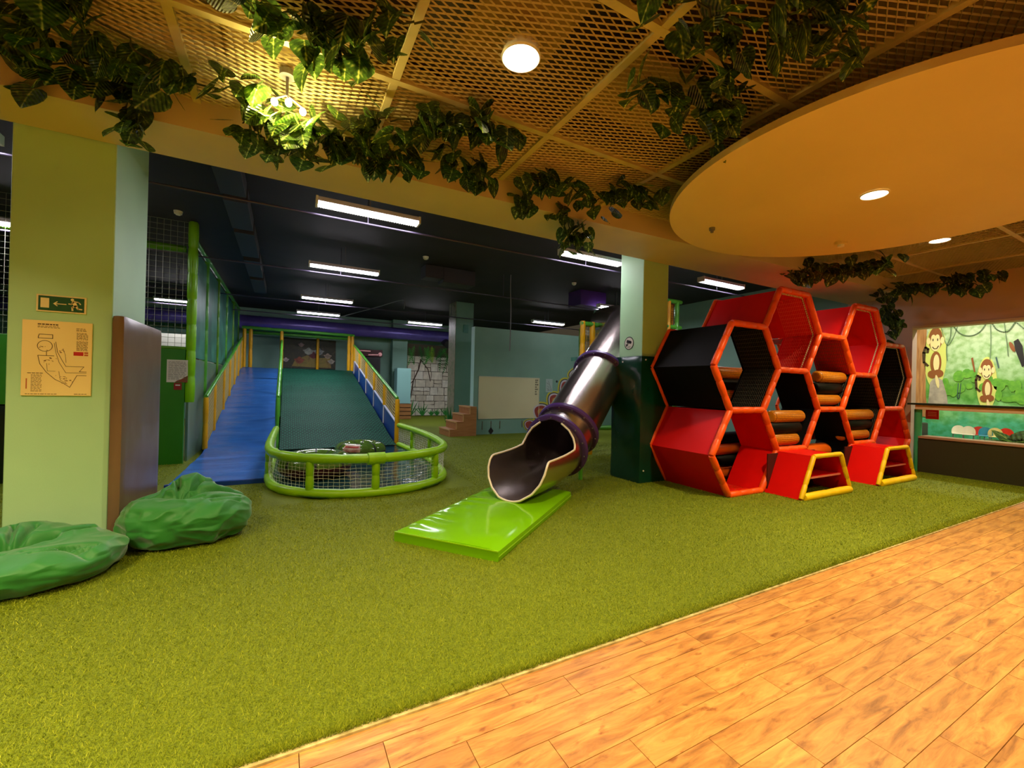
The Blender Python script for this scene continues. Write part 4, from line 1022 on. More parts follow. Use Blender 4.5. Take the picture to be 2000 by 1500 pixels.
vine('vine with pale drooping tips hanging over the beam near the ceiling disc', [[(2.0,3.5,ZV-.03),(2.4,3.45,3.38),(2.8,3.6,3.36),(3.0,3.4,3.42)], [(2.55,3.8,3.36),(2.8,3.98,3.24),(2.95,4.1,3.10)], [(2.1,3.75,3.36),(2.2,3.9,3.22)], [(2.9,3.3,ZV),(3.25,3.15,ZV)], [(2.9,4.0,3.2),(3.02,4.1,3.06)]], 133, .075, .15)
vine('dark vine across the top edge above the spotlight', [[(-.25,2.75,ZV),(.05,2.65,ZV-.03),(.3,2.55,ZV-.03),(.62,2.3,ZV)], [(.15,2.75,ZV),(.35,2.75,ZV-.06)]], 66, .08, .155)
vine('large dark green vine beside the ceiling disc at the top right', [[(1.65,1.5,ZV),(1.95,1.5,ZV-.04),(2.3,1.6,ZV-.06),(2.5,1.8,ZV-.08)], [(2.0,2.1,ZV),(2.25,2.0,ZV-.05),(2.55,1.95,ZV-.08),(2.85,2.1,ZV-.10)], [(2.2,1.4,ZV),(2.55,1.25,ZV-.02),(2.75,1.2,ZV-.05)], [(1.75,1.3,ZV),(2.4,1.1,ZV)]], 156, .085, .155)
vine('leafy vine clump below the far edge of the ceiling disc', [[(7.05,3.85,3.38),(7.3,3.6,3.36),(7.6,3.3,3.36),(7.85,2.95,3.38)], [(7.2,3.9,3.34),(7.5,3.6,3.28)]], 89, .10, .17)
vine('dark vine hanging at the corner above the jungle mural hatch', [[(9.5,3.75,3.34),(9.7,3.4,3.30),(9.7,2.9,3.33),(9.7,2.35,3.36)], [(9.8,3.7,3.3),(9.9,3.72,3.05),(9.95,3.72,2.8),(9.9,3.66,2.55)], [(9.6,2.6,3.3),(9.7,2.5,3.15)]], 107, .085, .17)

# ================================================================ LEFT NET ENCLOSURE
enc = empty('net_enclosure', 'green play enclosure with panel base, white net and tall teal side wall', 'enclosure', (-1.35, 8.6, 0))
EO = Vector((-1.35, 8.6, 0))
def E_(p): return Vector(p) - EO
for k in range(5):
    x1 = -1.42 - 1.55*k; MB().box(*E_((x1-1.53, 8.52, 0)), *E_((x1, 8.58, 1.85))).build('front_panel', M_gpanel, enc, bevel=.006)
tag(net(lambda u, v: E_((-7.5 + 6.1*u, 8.6, 1.87 + 2.05*v)), 70, 24, .0032).build('front_net', mat('dim_cord', srgb(150,150,130), .7), enc), kind='stuff')
b = MB(); padtube(b, E_((-1.36, 8.58, 1.0)), E_((-1.36, 8.58, 3.93)), .068, 12, .42); b.build('corner_post', mat('bright_green_tube', srgb(126,196,8), .35), enc, smooth=50)
b = MB(); padtube(b, E_((-7.5, 8.58, 1.87)), E_((-1.42, 8.58, 1.87)), .03, 10, .6); b.build('top_rail', M_postg, enc, smooth=50)
b = MB(); padtube(b, E_((-7.5, 8.9, 3.55)), E_((-1.5, 8.9, 3.55)), .06, 10, .8); b.build('ceiling_rail_tube', M_postg, enc, smooth=50)
PY_ = [8.72, 10.3, 11.9, 13.5, 15.1, 16.7]
for i, y in enumerate(PY_):
    b = MB(); padtube(b, E_((-1.405, y, 0 if i else .95)), E_((-1.405, y, 3.75)), .042, 10, .5)
    if i: b.build('side_post', M_railg if i % 2 else M_postg, enc, smooth=50)
for a, c in zip(PY_, PY_[1:]):
    MB().box(*E_((-1.44, a+.05, 1.75)), *E_((-1.40, c-.05, 3.62))).build('upper_panel', M_tealpanel, enc, bevel=.01)
    MB().box(*E_((-1.44, a+.05, .0)), *E_((-1.40, c-.05, 1.73))).build('lower_panel', M_glossgrey, enc, bevel=.01)
b = MB(); padtube(b, E_((-1.39, 8.7, 3.72)), E_((-1.39, 17.0, 3.72)), .04, 10, .8); b.build('upper_rail', M_railg, enc, smooth=50)
# notice on the green panel
nt_ = empty('notice_sheet', 'white rules sheet with a red tab taped to the green panel', 'notice', (-1.515, 8.518, 1.50))
MB().box(-.135, -.004, -.18, .135, 0, .18).build('sheet', M_paper, nt_)
tl = []
for k in range(16):
    x = -.115
    while x < .1:
        l_ = random.uniform(.02, .07); l_ = min(l_, .115-x); z = .15 - k*.0185
        if not (x > .02 and k > 13): tl.append([(x, z-.006), (x+l_, z-.006), (x+l_, z), (x, z)])
        x += l_+.008
tag(flat('printed_lines', tl, -.0045, mat('grey_ink', srgb(110,100,96), .7), nt_, .001), kind='stuff')
MB().prism([(-.03,-.18),(.135,-.18),(.135,-.07),(.09,-.10),(.05,-.13),(0,-.15)], (0,-.0045,0), UX, UZ, .001).build('corner_picture', mat('rust_print', srgb(150,50,30), .6, col2=srgb(120,90,50), nscale=30), nt_)
MB().box(-.04, -.004, -.30, .06, 0, -.19).build('red_tab', mat('red_tab', srgb(150,30,24), .5), nt_)
MB().box(-.02, -.006, -.235, .04, -.003, -.215).build('tab_print', M_paper, nt_)
# dinosaur picture board behind the net
dn = empty('dinosaur_board', 'pale board with a red dinosaur seen through the net at left', 'board', (-3.0, 15.0, 0))
MB().box(-2.6, 0, 1.55, 1.55, .06, 2.62).build('panel', mat('pale_board', srgb(206,204,186), .6), dn)
MB().prism([(.30,2.12),(.42,2.20),(.62,2.20),(.95,2.18),(1.2,2.22),(1.36,2.32),(1.45,2.52),(1.52,2.55),(1.5,2.25),(1.4,2.08),(1.2,2.02),(.95,2.04),(.7,2.03),(.5,2.08)], (0,-.004,0), UX, UZ, .02).build('dinosaur_body', mat('red_dino', srgb(190,60,30), .6, col2=srgb(120,40,24), nscale=12), dn)
MB().prism([(.72,2.06),(.85,2.06),(.82,1.92),(.95,1.82),(.9,1.8),(.76,1.9)], (0,-.004,0), UX, UZ, .02).prism([(1.2,2.05),(1.33,2.05),(1.38,1.9),(1.46,1.78),(1.4,1.77),(1.28,1.9)], (0,-.004,0), UX, UZ, .02).build('dinosaur_legs', mat('dark_dino', srgb(80,40,20), .6), dn)
# padded climbing shapes just left of the pillar
cb_ = empty('soft_play_block', 'green soft play block at the left picture edge behind the pillar', 'play block', (-3.6, 8.0, 0))
vinyl_box('green_base', -.6, -.3, 0, .6, .3, 1.0, mat('black_green_vinyl', srgb(14,30,12), .4), .01, cb_)
vinyl_box('green_top', -.6, -.3, 1.0, .6, .3, 1.9, M_green, .01, cb_)

# ================================================================ PLAY TOWER BEHIND THE SLIDE
tw_ = empty('play_tower', 'netted play tower with yellow posts and green rails behind the slide', 'play tower', (6.7, 7.8, 0))
TO = Vector((6.7, 7.8, 0))
M_nety = mat('tower_cord', srgb(196,160,70), .6)
for x, y, m in ((5.35,7.0,M_post_y), (5.6,7.0,M_post_y), (6.75,7.0,M_postg), (7.80,7.0,M_post_y), (8.08,7.0,M_railg), (8.22,7.3,M_post_y), (6.0,7.9,M_postg), (8.22,7.9,M_post_y)):
    b = MB(); zt = 2.75 if x < 6.1 else 3.45; padtube(b, Vector((x,y,0))-TO, Vector((x,y,zt))-TO, .055, 10, .5); b.build('post', m, tw_, smooth=50)
for z in (.55, 1.35, 2.0, 2.7):
    b = MB(); padtube(b, Vector((5.3,7.0,z))-TO, Vector((6.9,7.0,z))-TO, .05, 10, .5); b.build('rail', M_railg if z != 2.0 else M_postg, tw_, smooth=50)
for z in (2.0, 2.85, 3.45):
    b = MB(); padtube(b, Vector((7.75,7.0,z))-TO, Vector((8.22,7.0,z))-TO, .05, 10, .5); b.build('rail', M_railg, tw_, smooth=50)
for z in (1.2, 1.95):
    MB().box(*(Vector((5.4,7.05,z))-TO), *(Vector((8.2,7.45,z+.08))-TO)).build('deck', M_tealpanel, tw_)
tag(net(lambda u, v: Vector((5.4+1.3*u, 7.02, 2.05+.6*v))-TO, 18, 10, .005).build('front_net', M_nety, tw_), kind='stuff')
tag(net(lambda u, v: Vector((7.8+.28*u, 7.02, 2.05+1.38*v))-TO, 6, 26, .006).build('front_net', mat('rust_cord', srgb(150,80,40), .6), tw_), kind='stuff')
MB().box(*(Vector((5.7,7.45,2.05))-TO), *(Vector((6.7,7.5,2.65))-TO)).build('back_panel', M_white, tw_)
MB().box(*(Vector((7.8,7.6,2.05))-TO), *(Vector((8.15,7.65,2.8))-TO)).build('back_panel', mat('navy_panel', srgb(30,44,80), .4), tw_)

# ================================================================ PARTITION FITTINGS, STEPS
wb = empty('whiteboard', 'glossy cream whiteboard on the teal partition', 'whiteboard', (5.735, 10.84, 1.04))
MB().box(-.98, 0, -.59, .98, .01, .59).build('board', mat('gloss_cream_board', srgb(222,218,176), .06, col2=srgb(216,212,170), nscale=1), wb)
for x0, z0, x1, z1 in ((-.99,.58,.99,.60), (-.99,-.60,.99,-.58), (-.99,-.6,-.975,.6), (.975,-.6,.99,.6)): MB().box(x0, -.006, z0, x1, .01, z1).build('frame_strip', mat('pale_frame', srgb(206,206,180), .3), wb)
lt = []
for k, (w_, z) in enumerate(((.1,.53),(.08,.47),(.11,.40),(.06,.33),(.1,.26),(.05,.19),(.07,.12))):
    for j in range(3): lt.append([(.84+j*w_*.35, z-.02), (.84+j*w_*.35+w_*.24, z-.022), (.84+j*w_*.35+w_*.2, z+.02), (.84+j*w_*.35+.004, z+.015)])
tag(flat('lettering', lt, -.002, M_inkb, wb, .002), kind='stuff')
hg = empty('wall_hangings', 'thin cords with a dark diamond painted on the teal wall below the whiteboard', 'decoration', (5.735, 10.845, .40))
for k, (x, l_) in enumerate(((-.85,.26), (-.58,.24), (-.30,.24), (.42,.22), (.68,.26))):
    b = MB(); b.box(x-.008, -.004, -l_, x+.008, 0, -.02); b.build('cord', M_ink, hg)
MB().prism([(-.58,-.40),(-.50,-.30),(-.58,-.19),(-.66,-.30)], (0,-.001,0), UX, UZ, .005).build('diamond', M_inkb, hg)
o = empty('paper_drawing', 'pale paper drawing taped beside the whiteboard', 'paper', (7.07, 10.845, 1.42))
MB().box(-.12, -.004, -.2, .12, 0, .2).build('sheet', mat('grey_paper', srgb(160,184,176), .6), o)
flat('scribble', [limb((random.uniform(-.09,.09), random.uniform(-.16,.16)), (random.uniform(-.09,.09), random.uniform(-.16,.16)), .01) for _ in range(7)], -.005, mat('grey_ink', srgb(110,100,96)), o, .001)
o = MB().prism(circ(.035), (7.35, 10.848, 1.55), UX, UZ, .004).build('wall_spot', M_inkb); tag(o, 'small black dot on the teal wall right of the drawing', 'decoration')
fl = empty('flower_painting', 'swirling painted flowers on the teal wall beside the slide', 'painting', (6.95, 10.846, 0))
for k, (x, z, s) in enumerate(((-.15,.62,.36), (.35,.95,.34), (.75,1.35,.34), (.35,.35,.3), (.85,.75,.34), (1.1,1.75,.3), (-.55,.25,.2))):
    for j, (q, c) in enumerate(((1.0,(196,190,60)), (.86,(60,70,70)), (.76,(200,196,200)), (.62,(150,60,50)), (.34,(190,140,60)))):
        s_ = s*q; pts = [(x + s_*math.cos(a)*(1+.08*math.sin(3*a+k)), max(.02, z + s_*.95*math.sin(a)*(1+.08*math.cos(2*a+k)))) for a in [2*PI*i/24 for i in range(24)]]
        pts = [(min(p[0], 1.28), p[1]) for p in pts]
        if s_ < .08: continue
        MB().prism(pts, (0,-.001-.002*j-.0003*k,0), UX, UZ, .002).build('petal', mat('petal_paint_%d' % j, srgb(*c), .6), fl)
st = empty('wooden_steps', 'four step wooden stair block at the end of the teal partition', 'steps', (4.2, 11.0, 0))
for k in range(4):
    x0 = -.37 + .19*k; z1 = .20*(k+1)
    MB().box(x0, -.4, 0 if k == 0 else .0, x0+.19 if k < 3 else .40, .4, z1-.02).build('step_block', M_wood, st)
    MB().box(x0-.012, -.405, z1-.022, x0+.19 if k < 3 else .40, .4, z1).build('tread', M_wood, st, bevel=.004)
    MB().box(x0-.016, -.408, z1-.03, x0-.002, .4, z1+.002).build('nosing', M_woodedge, st)
    MB().box(x0-.004, -.408, z1-.2, x0+.018, -.40, z1).build('edge_strip', M_woodedge, st)

# ================================================================ STONE MURAL AND BACK CORNER
sm = empty('stone_mural', 'painted stone wall mural with palm leaves and agaves on the back wall', 'mural', (5.5, 17.8, 0))
MB().box(-1.0, 0, 0, 1.02, .03, 3.05).build('ground', mat('mural_grout', srgb(90,76,60), .7), sm)
random.seed(11)
M_st = [mat('stone_%d' % i, srgb(*c), .8, col2=srgb(*[int(q*.9) for q in c]), nscale=5, bump=.2, bscale=12) for i, c in enumerate(((240,230,212), (232,220,202), (246,238,224), (224,212,192)))]
z = .02
while z < 2.45:
    h_ = random.uniform(.24, .36); x = -.98
    while x < .98:
        l_ = random.uniform(.22, .5); l_ = min(l_, .99-x)
        if .99-(x+l_) < .12: l_ = .99-x
        g = .012; two = random.random() < .3 and l_ > .2
        for (za, zb) in (((z, z+h_*.5), (z+h_*.5, z+h_)) if two else ((z, z+h_),)):
            j = lambda: random.uniform(-.012, .012)
            pts = [(x+g+j(), za+g), (x+l_/2, za+g+j()), (x+l_-g+j(), za+g+j()), (x+l_-g, (za+zb)/2+j()), (x+l_-g+j(), zb-g), (x+l_/2, zb-g+j()), (x+g+j(), zb-g+j()), (x+g, (za+zb)/2+j())]
            MB().prism(pts, (0, 0, 0), UX, UZ, .016).build('stone', random.choice(M_st), sm)
        x += l_
    z += h_
def frond(o, base, length, ang_, n, m, name='palm_leaf', wide=.16):
    b = MB(); c, s_ = math.cos(ang_), math.sin(ang_); pts = []
    for k in range(n+1):
        t = k/n; q = (base[0] + c*length*t, base[1] + s_*length*t - .12*length*t*t); pts.append(q)
    b2 = []
    for k in range(1, n):
        t = k/n; p = pts[k]; w_ = wide*math.sin(PI*min(1, t*.85+.12)); a2 = ang_ - .3*t
        for sg in (1, -1):
            a3 = a2 + sg*1.0; tip = (p[0]+w_*math.cos(a3), p[1]+w_*math.sin(a3)); d_ = .02
            b2.append([(p[0]-d_*math.cos(a2), p[1]-d_*math.sin(a2)), tip, (p[0]+d_*math.cos(a2), p[1]+d_*math.sin(a2))][::sg])
    for k, q in enumerate(b2): b.prism(q, (0,-.018-.0004*random.random()*10,0), UX, UZ, .004)
    for p, q in zip(pts, pts[1:]): b.prism(limb(p, q, .016), (0,-.019,0), UX, UZ, .005)
    b.build(name, m, o)
MG = [mat('palm_%d' % i, srgb(*c), .6) for i, c in enumerate(((56,150,50), (34,118,44), (176,214,50), (84,170,64)))]
for k, (x, z, l_, a) in enumerate(((-.7,2.98,.8,-1.9), (-.5,3.0,.75,-1.3), (-.95,2.9,.7,-1.2), (-.1,3.0,.7,-1.7), (.05,3.0,.62,-1.5), (.45,2.98,.95,-1.6), (.55,2.95,.9,-1.1), (.9,2.9,1.0,-1.9), (.2,2.95,.8,-2.2), (-.3,2.95,.7,-1.0), (.75,2.98,.7,-2.4))):
    frond(sm, (x, z), l_, a, 12, MG[2 if k in (4,) else k % 2 if k % 3 else 3], wide=.2)
tr = [(-.95,.3),(-.8,.9),(-.72,1.5),(-.5,2.0),(-.42,2.4)]
b = MB()
for p, q in zip(tr, tr[1:]): b.prism(limb(p, q, .05), (0,-.017,0), UX, UZ, .006)
for p, q in zip([(-.72,1.5),(-1.0,1.2)], [(-1.0,1.2),(-1.0,1.15)]): b.prism(limb(p, q, .035), (0,-.017,0), UX, UZ, .006)
for p, q in (((-.42,2.4),(-.1,2.0)), ((-.1,2.0),(.02,1.5))): b.prism(limb(p, q, .035), (0,-.017,0), UX, UZ, .006)
b.build('painted_branch', mat('branch_brown', srgb(70,46,30), .7), sm)
for k, (x, l_) in enumerate(((-.8,.75), (-.3,.6), (.35,.35), (.1,.3), (.75,.5))):
    for j in range(6):
        a = PI/2 + (j-2.5)*.3; q = l_*random.uniform(.7, 1); w_ = .06
        MB().prism([(x-w_*.5, .02), (x+w_*.5, .02), (x+q*math.cos(a)+.01, .02+q*math.sin(a)), (x+q*math.cos(a)*.6-w_*.5*math.sin(a), .02+q*.6*math.sin(a))], (0,-.02-.0005*j,0), UX, UZ, .006).build('agave_leaf', MG[(j+k) % 2], sm)
# vine painted on the far pillar
pv = empty('pillar_mural', 'grey green trailing plants painted on the front of the far teal pillar', 'mural', (4.62, 12.7, 0))
MB().box(-.012, -.3, 0, -.002, .3, 3.95).build('painted_face', mat_patch('pillar_plants', [srgb(90,104,70), srgb(120,128,96), srgb(150,140,118), srgb(80,96,60)], 4), pv)
ag = empty('agave_plant', 'dark green spiky plant at the foot of the far pillar', 'plant', (4.45, 12.3, 0))
for k in range(12):
    a = 2*PI*k/12 + random.uniform(-.2,.2); t_ = random.uniform(.15, .4); l_ = random.uniform(.4, .75); p = Vector((math.cos(a)*t_*l_, math.sin(a)*t_*l_, l_)); sd = Vector((-math.sin(a), math.cos(a), 0))*.035
    b = MB(); b.add([-sd*.6, sd*.6, p*.55+sd-Vector((0,0,.0)), p, p*.55-sd, p*.4+Vector((math.cos(a), math.sin(a), 0))*.03], [(0,1,2,5), (0,5,4), (5,2,3), (5,3,4), (1,0,4,3,2)]); b.build('blade', MG[1], ag)
ar = empty('arcade_cabinet', 'dark arcade cabinet with a red lit sign beyond the ramp rail', 'cabinet', (2.85, 17.0, 0))
MB().box(-.42, -.3, 0, .36, .35, 2.35).build('body', mat('cabinet_black', srgb(22,20,24), .4), ar, bevel=.02)
MB().box(-.5, -.34, 2.36, .42, .3, 2.62).build('sign_header', mat('cabinet_sign', srgb(60,20,24), .4), ar, bevel=.01)
flat('sign_print', [[(-.45,2.54),(-.02,2.54),(-.02,2.58),(-.45,2.58)], [(-.1,2.40),(.3,2.42),(.3,2.46),(-.1,2.44)], circ(.07, 20, (.33,2.46))], -.345, mat('sign_pink', srgb(240,170,170), .5), ar, .004)
MB().box(-.3, -.305, .9, .25, -.298, 1.6).build('screen', mat('grey_screen', srgb(60,70,70), .2), ar)
flat('red_button', [circ(.07, 16, (-.05,.75))], -.306, M_redink, ar, .004)
o = vinyl_box('wall_box', 3.86, 16.75, 0, 4.42, 17.3, 1.98, mat('pale_teal_box', srgb(150,206,200), .5), .0); tag(o, 'pale teal box standing before the pillar left of the stone mural', 'box')
sh = empty('wooden_crate', 'small dark wooden crate beside the stone mural', 'crate', (4.0, 16.4, 0))
for k in range(4): MB().box(-.3, -.2, .02+.15*k, .3, -.17, .14+.15*k).build('slat', M_wood, sh)
MB().box(-.3, -.17, .0, .3, .2, .6).build('body', mat('dark_wood', srgb(70,46,30), .6), sh)

# ================================================================ HATCH, JUNGLE MURAL ROOM
ct = empty('counter', 'long dark counter below the jungle mural hatch', 'counter', (10.38, 0, 0))
MB().box(-.18, -3.9, 0, .16, 3.34, .62).build('front', mat('dark_olive_panel', srgb(46,44,18), .6), ct)
MB().box(-.20, -3.9, .62, .165, 3.34, .66).build('worktop', mat('pinkish_top', srgb(170,130,110), .4), ct, bevel=.006)
sh = empty('hatch_shelf', 'narrow shelf board edged with dark turf across the hatch', 'shelf', (10.38, 0, 1.2))
MB().box(-.16, -3.9, -.06, .1, 3.40, .02).build('board', mat('shelf_cream', srgb(224,196,170), .5), sh, bevel=.004)
MB().box(-.2, -3.9, .02, .14, 3.50, .055).build('turf_strip', mat('dark_turf_strip', srgb(34,42,20), .8, bump=.8, bscale=60), sh)
for y in (3.32,):
    b = MB(); b.cyl((-.05, y+.07, -1.2), (-.05, y+.07, -.06), .055, 16); b.build('padded_post', mat('sea_green_pad', srgb(60,170,120), .4), sh, smooth=50)

mw = MB().box(13.2, -4, 0, 13.4, 4.75, 4.3)
def mat_mural():
    m = bpy.data.materials.new('jungle_mural'); m.use_nodes = True; nt = m.node_tree; N = nt.nodes; L = nt.links; b = N['Principled BSDF']
    tc = N.new('ShaderNodeTexCoord'); sx = N.new('ShaderNodeSeparateXYZ'); L.new(tc.outputs['Object'], sx.inputs[0])
    n = N.new('ShaderNodeTexNoise'); n.inputs['Scale'].default_value = 2.2; n.inputs['Detail'].default_value = 6; L.new(tc.outputs['Object'], n.inputs['Vector'])
    ma = N.new('ShaderNodeMath'); ma.operation = 'MULTIPLY_ADD'; ma.inputs[1].default_value = .9; L.new(n.outputs['Fac'], ma.inputs[0]); L.new(sx.outputs['Z'], ma.inputs[2])
    mr = N.new('ShaderNodeMapRange'); mr.inputs['From Min'].default_value = .4; mr.inputs['From Max'].default_value = 3.8; L.new(ma.outputs[0], mr.inputs['Value'])
    r = N.new('ShaderNodeValToRGB'); e = r.color_ramp.elements
    e[0].position = 0; e[0].color = srgb(60,170,140); e[1].position = 1; e[1].color = srgb(226,236,206)
    for p, c in ((.25,(84,190,150)), (.36,(150,214,140)), (.42,(96,170,70)), (.52,(130,190,90)), (.58,(176,214,160)), (.75,(196,224,180))): x = e.new(p); x.color = srgb(*c)
    L.new(mr.outputs[0], r.inputs['Fac'])
    n2 = N.new('ShaderNodeTexNoise'); n2.inputs['Scale'].default_value = 9; n2.inputs['Detail'].default_value = 5; L.new(tc.outputs['Object'], n2.inputs['Vector'])
    r2 = N.new('ShaderNodeValToRGB'); r2.color_ramp.elements[0].position = .35; r2.color_ramp.elements[0].color = srgb(196,220,176); r2.color_ramp.elements[1].position = .6; r2.color_ramp.elements[1].color = (1,1,1,1)
    L.new(n2.outputs['Fac'], r2.inputs['Fac'])
    mx = N.new('ShaderNodeMix'); mx.data_type = 'RGBA'; mx.blend_type = 'MULTIPLY'; mx.inputs[0].default_value = 1; L.new(r.outputs['Color'], mx.inputs[6]); L.new(r2.outputs['Color'], mx.inputs[7])
    L.new(mx.outputs[2], b.inputs['Base Color']); b.inputs['Roughness'].default_value = .6
    return m
wall('wall_mural', mw, mat_mural())
wall('wall_mural_side', MB().box(10.75, 4.55, 0, 13.4, 4.75, 4.3), mat('pale_green_paint', srgb(190,214,160), .6))
wall('ceiling_hatch_room', MB().box(10.75, -4, 3.6, 13.4, 4.75, 3.8), mat('white_ceiling', srgb(226,222,200), .7))
for y, lab in ((3.2, 'tube light over the jungle mural, far end'), (.8, 'tube light over the jungle mural, near end')):
    o = empty('mural_light', lab, 'light', (11.6, y, 3.56), group='tube lights over the jungle mural')
    MB().box(-.08, -.6, 0, .08, .6, .04).build('housing', M_white, o); MB().box(-.06, -.58, -.02, .06, .58, 0).build('diffuser', M_tubeglow, o)
    area('mural_tube', (0,0,-.03), .12, 55, (1.0,.95,.80), shape='RECTANGLE', size_y=1.1, parent=o)
# painted figures on the mural: drawn in (y to the left, z up) on the wall at x=13.2
mf = empty('mural_figures', 'painted monkeys, toucan, vines and rocks of the jungle mural', 'painting', (13.19, 0, 0))
UYm = Vector((0,-1,0))
def mp_(name, pts, m, layer=0):
    b = MB(); b.prism(pts, (-.002-.003*layer, 0, 0), UYm, UZ, .003); return b.build(name, m, mf)
def ell(c, a, b_, n=24, r=0): return [(c[0]+a*math.cos(2*PI*k/n)*math.cos(r)-b_*math.sin(2*PI*k/n)*math.sin(r), c[1]+a*math.cos(2*PI*k/n)*math.sin(r)+b_*math.sin(2*PI*k/n)*math.cos(r)) for k in range(n)]
MBR = mat('monkey_brown', srgb(146,84,36), .6); MCR = mat('monkey_cream', srgb(244,226,166), .6); MHALO = mat('halo_yellow', srgb(220,226,120), .6); MOUT = mat('outline_brown', srgb(70,44,20), .6); MROCK = mat('rock_paint', srgb(196,184,170), .6, col2=srgb(160,148,140), nscale=6)
MTRUNK = mat('trunk_paint', srgb(206,150,96), .6, col2=srgb(166,108,62), nscale=3, stretch=(1, 9, .7)); MVINE = mat('vine_paint', srgb(120,150,110), .6); MBUSH = mat('bush_paint', srgb(120,190,60), .6, col2=srgb(90,160,50), nscale=9)
mp_('painted_trunk', [(-4.5,.9),(-4.16,.9),(-4.20,1.4),(-4.22,2.2),(-4.20,3.3),(-4.52,3.3)], MTRUNK)
def monkey(cx, zb, s, hx=0):
    u = lambda x, z: (cx+x*s*.55, zb+z*s)
    mp_('halo', ell(u(0,.62), 0.187*s, .72*s, 28), MHALO, 0)
    tail = [u(-.22,.42), u(-.34,.5), u(-.36,.72), u(-.30,.84), u(-.22,.80), u(-.24,.72)]
    b = MB()
    for p, q in zip(tail, tail[1:]): b.prism(limb(p, q, .045*s), (-.012,0,0), UYm, UZ, .003)
    b.build('tail', MOUT, mf)
    mp_('body', ell(u(.02,.48), 0.094*s, .26*s), MBR, 2); mp_('belly', ell(u(.04,.48), 0.050*s, .19*s), MCR, 3)
    mp_('leg', ell(u(.10,.24), 0.088*s, .09*s, r=-.2), MBR, 3.4); mp_('leg', ell(u(-.08,.22), 0.072*s, .09*s, r=.3), MBR, 3.7); mp_('foot', ell(u(.08,.06), 0.028*s, .15*s, r=.15), MCR, 3.9)
    mp_('head', ell(u(hx,1.02), 0.116*s, .26*s), MBR, 4); mp_('ear', ell(u(hx-.21,.98), 0.033*s, .08*s), MCR, 4.3); mp_('ear', ell(u(hx+.21,.98), 0.033*s, .08*s), MCR, 4.3)
    mp_('face', ell(u(hx+.0,.92), 0.085*s, .175*s), MCR, 5); mp_('face', ell(u(hx-.06,1.04), 0.039*s, .08*s), MCR, 5.2); mp_('face', ell(u(hx+.06,1.04), 0.039*s, .08*s), MCR, 5.4)
    for sg in (-1, 1): mp_('eye', ell(u(hx+sg*.07,1.0), 0.009*s, .032*s), MOUT, 6)
    b = MB(); sm_ = [u(hx-.08,.84), u(hx-.03,.80), u(hx+.05,.80), u(hx+.10,.86)]
    for p, q in zip(sm_, sm_[1:]): b.prism(limb(p, q, .016*s), (-.022,0,0), UYm, UZ, .003)
    b.build('mouth', MOUT, mf)
monkey(-4.05, 1.66, 1.02); monkey(-3.23, 1.18, .80, .0)
mp_('painted_rock', [(-4.16,1.15),(-3.82,1.15),(-3.84,1.4),(-3.92,1.75),(-4.04,1.85),(-4.13,1.7)], MROCK, 1)
random.seed(5)
for k in range(30):
    y = random.uniform(-3.95, -2.5); z = 1.62 + .12*math.sin(y*5) + random.uniform(-.18, .18); mp_('painted_bush', ell((y, z), random.uniform(.05,.10), random.uniform(.06,.13), 10), MBUSH, k*.03)
def vline(pts, wd, layer=1, m=None, nm='painted_vine'):
    b = MB(); P_ = [(p.x, p.y) for p in crom([(a, c, 0) for a, c in pts], 6)]
    for p, q in zip(P_, P_[1:]): b.prism(limb(p, q, wd), (-.002-.003*layer,0,0), UYm, UZ, .003)
    b.build(nm, m or MVINE, mf)
for pts_, wd_ in (([(-3.80,3.05),(-3.66,2.80),(-3.5,2.72),(-3.34,2.80),(-3.22,3.05)], .022), ([(-3.2,3.05),(-3.1,2.82),(-2.95,2.76),(-2.84,2.95)], .022), ([(-3.8,3.1),(-3.80,2.75),(-3.86,2.5),(-3.85,2.2)], .02), ([(-3.68,3.0),(-3.76,2.7),(-3.86,2.55),(-3.96,2.95)], .014), ([(-3.2,3.1),(-3.18,2.6),(-3.19,2.1)], .014), ([(-3.0,3.0),(-2.95,2.5),(-2.93,2.25)], .014), ([(-2.84,2.95),(-2.6,2.7),(-2.4,3.0)], .02)): vline(pts_, wd_)
mp_('toucan_body', [(-2.74,2.02),(-2.70,2.05),(-2.74,2.45),(-2.80,2.60),(-2.86,2.55),(-2.83,2.35)], M_inkb, 2); mp_('toucan_bill', ell((-2.88,2.44), .03, .11, 14, .3), MBR, 3)
mp_('painted_bird', [(-3.42,1.92),(-3.40,1.94),(-3.44,2.25),(-3.47,2.23)], MBR, 2); mp_('painted_bird', [(-3.07,2.0),(-3.05,2.02),(-3.09,2.25),(-3.11,2.23)], mat('slate_paint', srgb(70,100,100), .6), 2)
vline([(-3.66,1.68),(-3.67,1.38),(-3.64,1.38),(-3.62,1.68)], .014, 2, mat('slate_paint', srgb(70,100,100), .6))
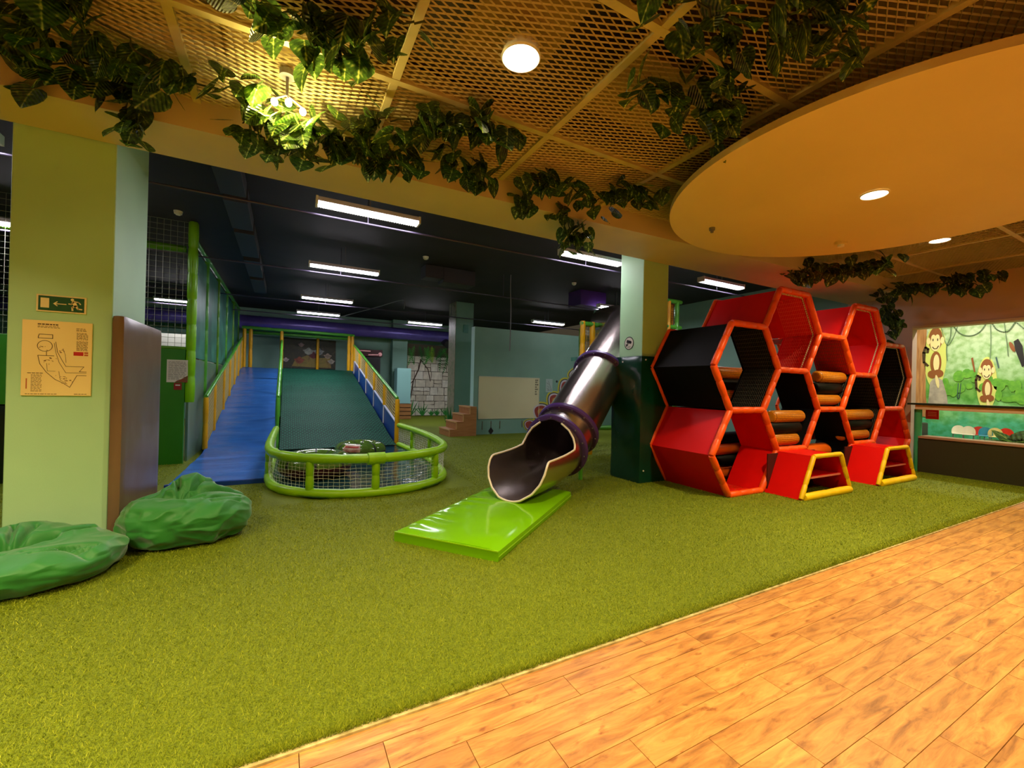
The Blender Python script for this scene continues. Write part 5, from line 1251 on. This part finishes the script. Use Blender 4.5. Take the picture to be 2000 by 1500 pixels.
# chairs, cart and plants in the mural room
def shell_chair(label, c, loc):
    o = empty('shell_chair', label, 'chair', loc, rz=.25, group='small shell chairs behind the hatch'); o.scale = (.5, .5, .55); m = mat('chair_%d_%d_%d' % c, srgb(*c), .4)
    b = MB(); b.grid(lambda u, v: (.05+.16*math.cos(PI*(u-.5)), .2*math.sin(PI*(u-.5)), .36 + .30*v*(math.cos(PI*(u-.5)*.8))), 12, 6); b.build('backrest', m, o, smooth=180)
    MB().box(-.18, -.18, .34, .16, .18, .37).build('seat', m, o, bevel=.01)
    for sx_ in (-.15, .13):
        for sy_ in (-.15, .15): MB().cyl((sx_, sy_, 0), (sx_, sy_, .34), .012, 8).build('leg', M_cable, o)
for k, (c, lab, y, x) in enumerate((((236,232,210),'white shell chair nearest the cart behind the hatch',3.40,12.3), ((236,230,206),'white shell chair beside the red one behind the hatch',3.24,12.25), ((206,70,56),'red shell chair between the white and blue ones',3.13,12.4),
                                   ((70,160,180),'blue shell chair in the row behind the hatch',3.0,12.25), ((240,224,150),'cream shell chair right of the blue one',2.87,12.25), ((214,64,44),'red shell chair at the right end of the row',2.76,12.4))):
    shell_chair(lab, c, (x, y, .43))
pf = MB().box(11.9, .5, 0, 12.9, 3.9, .425).build('seat_platform', mat('pale_platform', srgb(170,176,160), .5)); tag(pf, 'pale low platform carrying the shell chairs behind the hatch', 'platform')
kt = empty('toy_cart', 'dark toy cart with a wheel at the left end of the hatch', 'cart', (11.25, 3.85, 0))
MB().box(-.2, -.25, .35, .2, .25, .85).build('body', mat('cart_dark', srgb(40,34,30), .5), kt, bevel=.02)
b = MB(); b.tube([(-.24, .12+.15*math.cos(2*PI*k/24), .52+.15*math.sin(2*PI*k/24)) for k in range(24)], .03, 8, closed=True); b.build('wheel', mat('grey_tyre', srgb(130,120,110), .6), kt, smooth=60)
for sy_ in (-.2, .2): MB().box(-.15, sy_-.03, 0, .15, sy_+.03, .36).build('leg', mat('cart_dark', srgb(40,34,30)), kt)
rs_ = empty('red_notice', 'small red notice card below the hatch shelf', 'notice', (10.5, 3.25, 1.05))
MB().box(-.006, -.09, -.085, .006, .09, .085).build('card', M_redink, rs_)
b = MB()
for z_ in (.04, .01, -.02): b.box(-.009, -.06, z_-.006, -.005, .06, z_+.006)
b.build('print', mat('pink_print', srgb(240,150,140), .5), rs_); MB().box(-.004, -.01, .085, .004, .01, .16).build('hanger', M_redink, rs_)
pp = empty('broadleaf_plant', 'dark broad leaved plant at the right end of the hatch', 'plant', (11.15, 2.3, 0))
MB().cyl((0,0,0), (0,0,.35), .14, 18, r1=.18).build('pot', mat('pot_brown', srgb(80,60,40), .6), pp, smooth=50)
MB().cyl((0,0,.34), (0,0,.7), .02, 8).build('stem', M_stem, pp)
for k in range(9):
    a = 2*PI*k/9; rm_ = Matrix.Rotation(a, 3, 'Z') @ Matrix.Rotation(-.7+random.uniform(-.3,.5), 3, 'Y'); inst('leaf', LM[k % 4], pp, (0,0,.45+.03*k), rm_, .5)
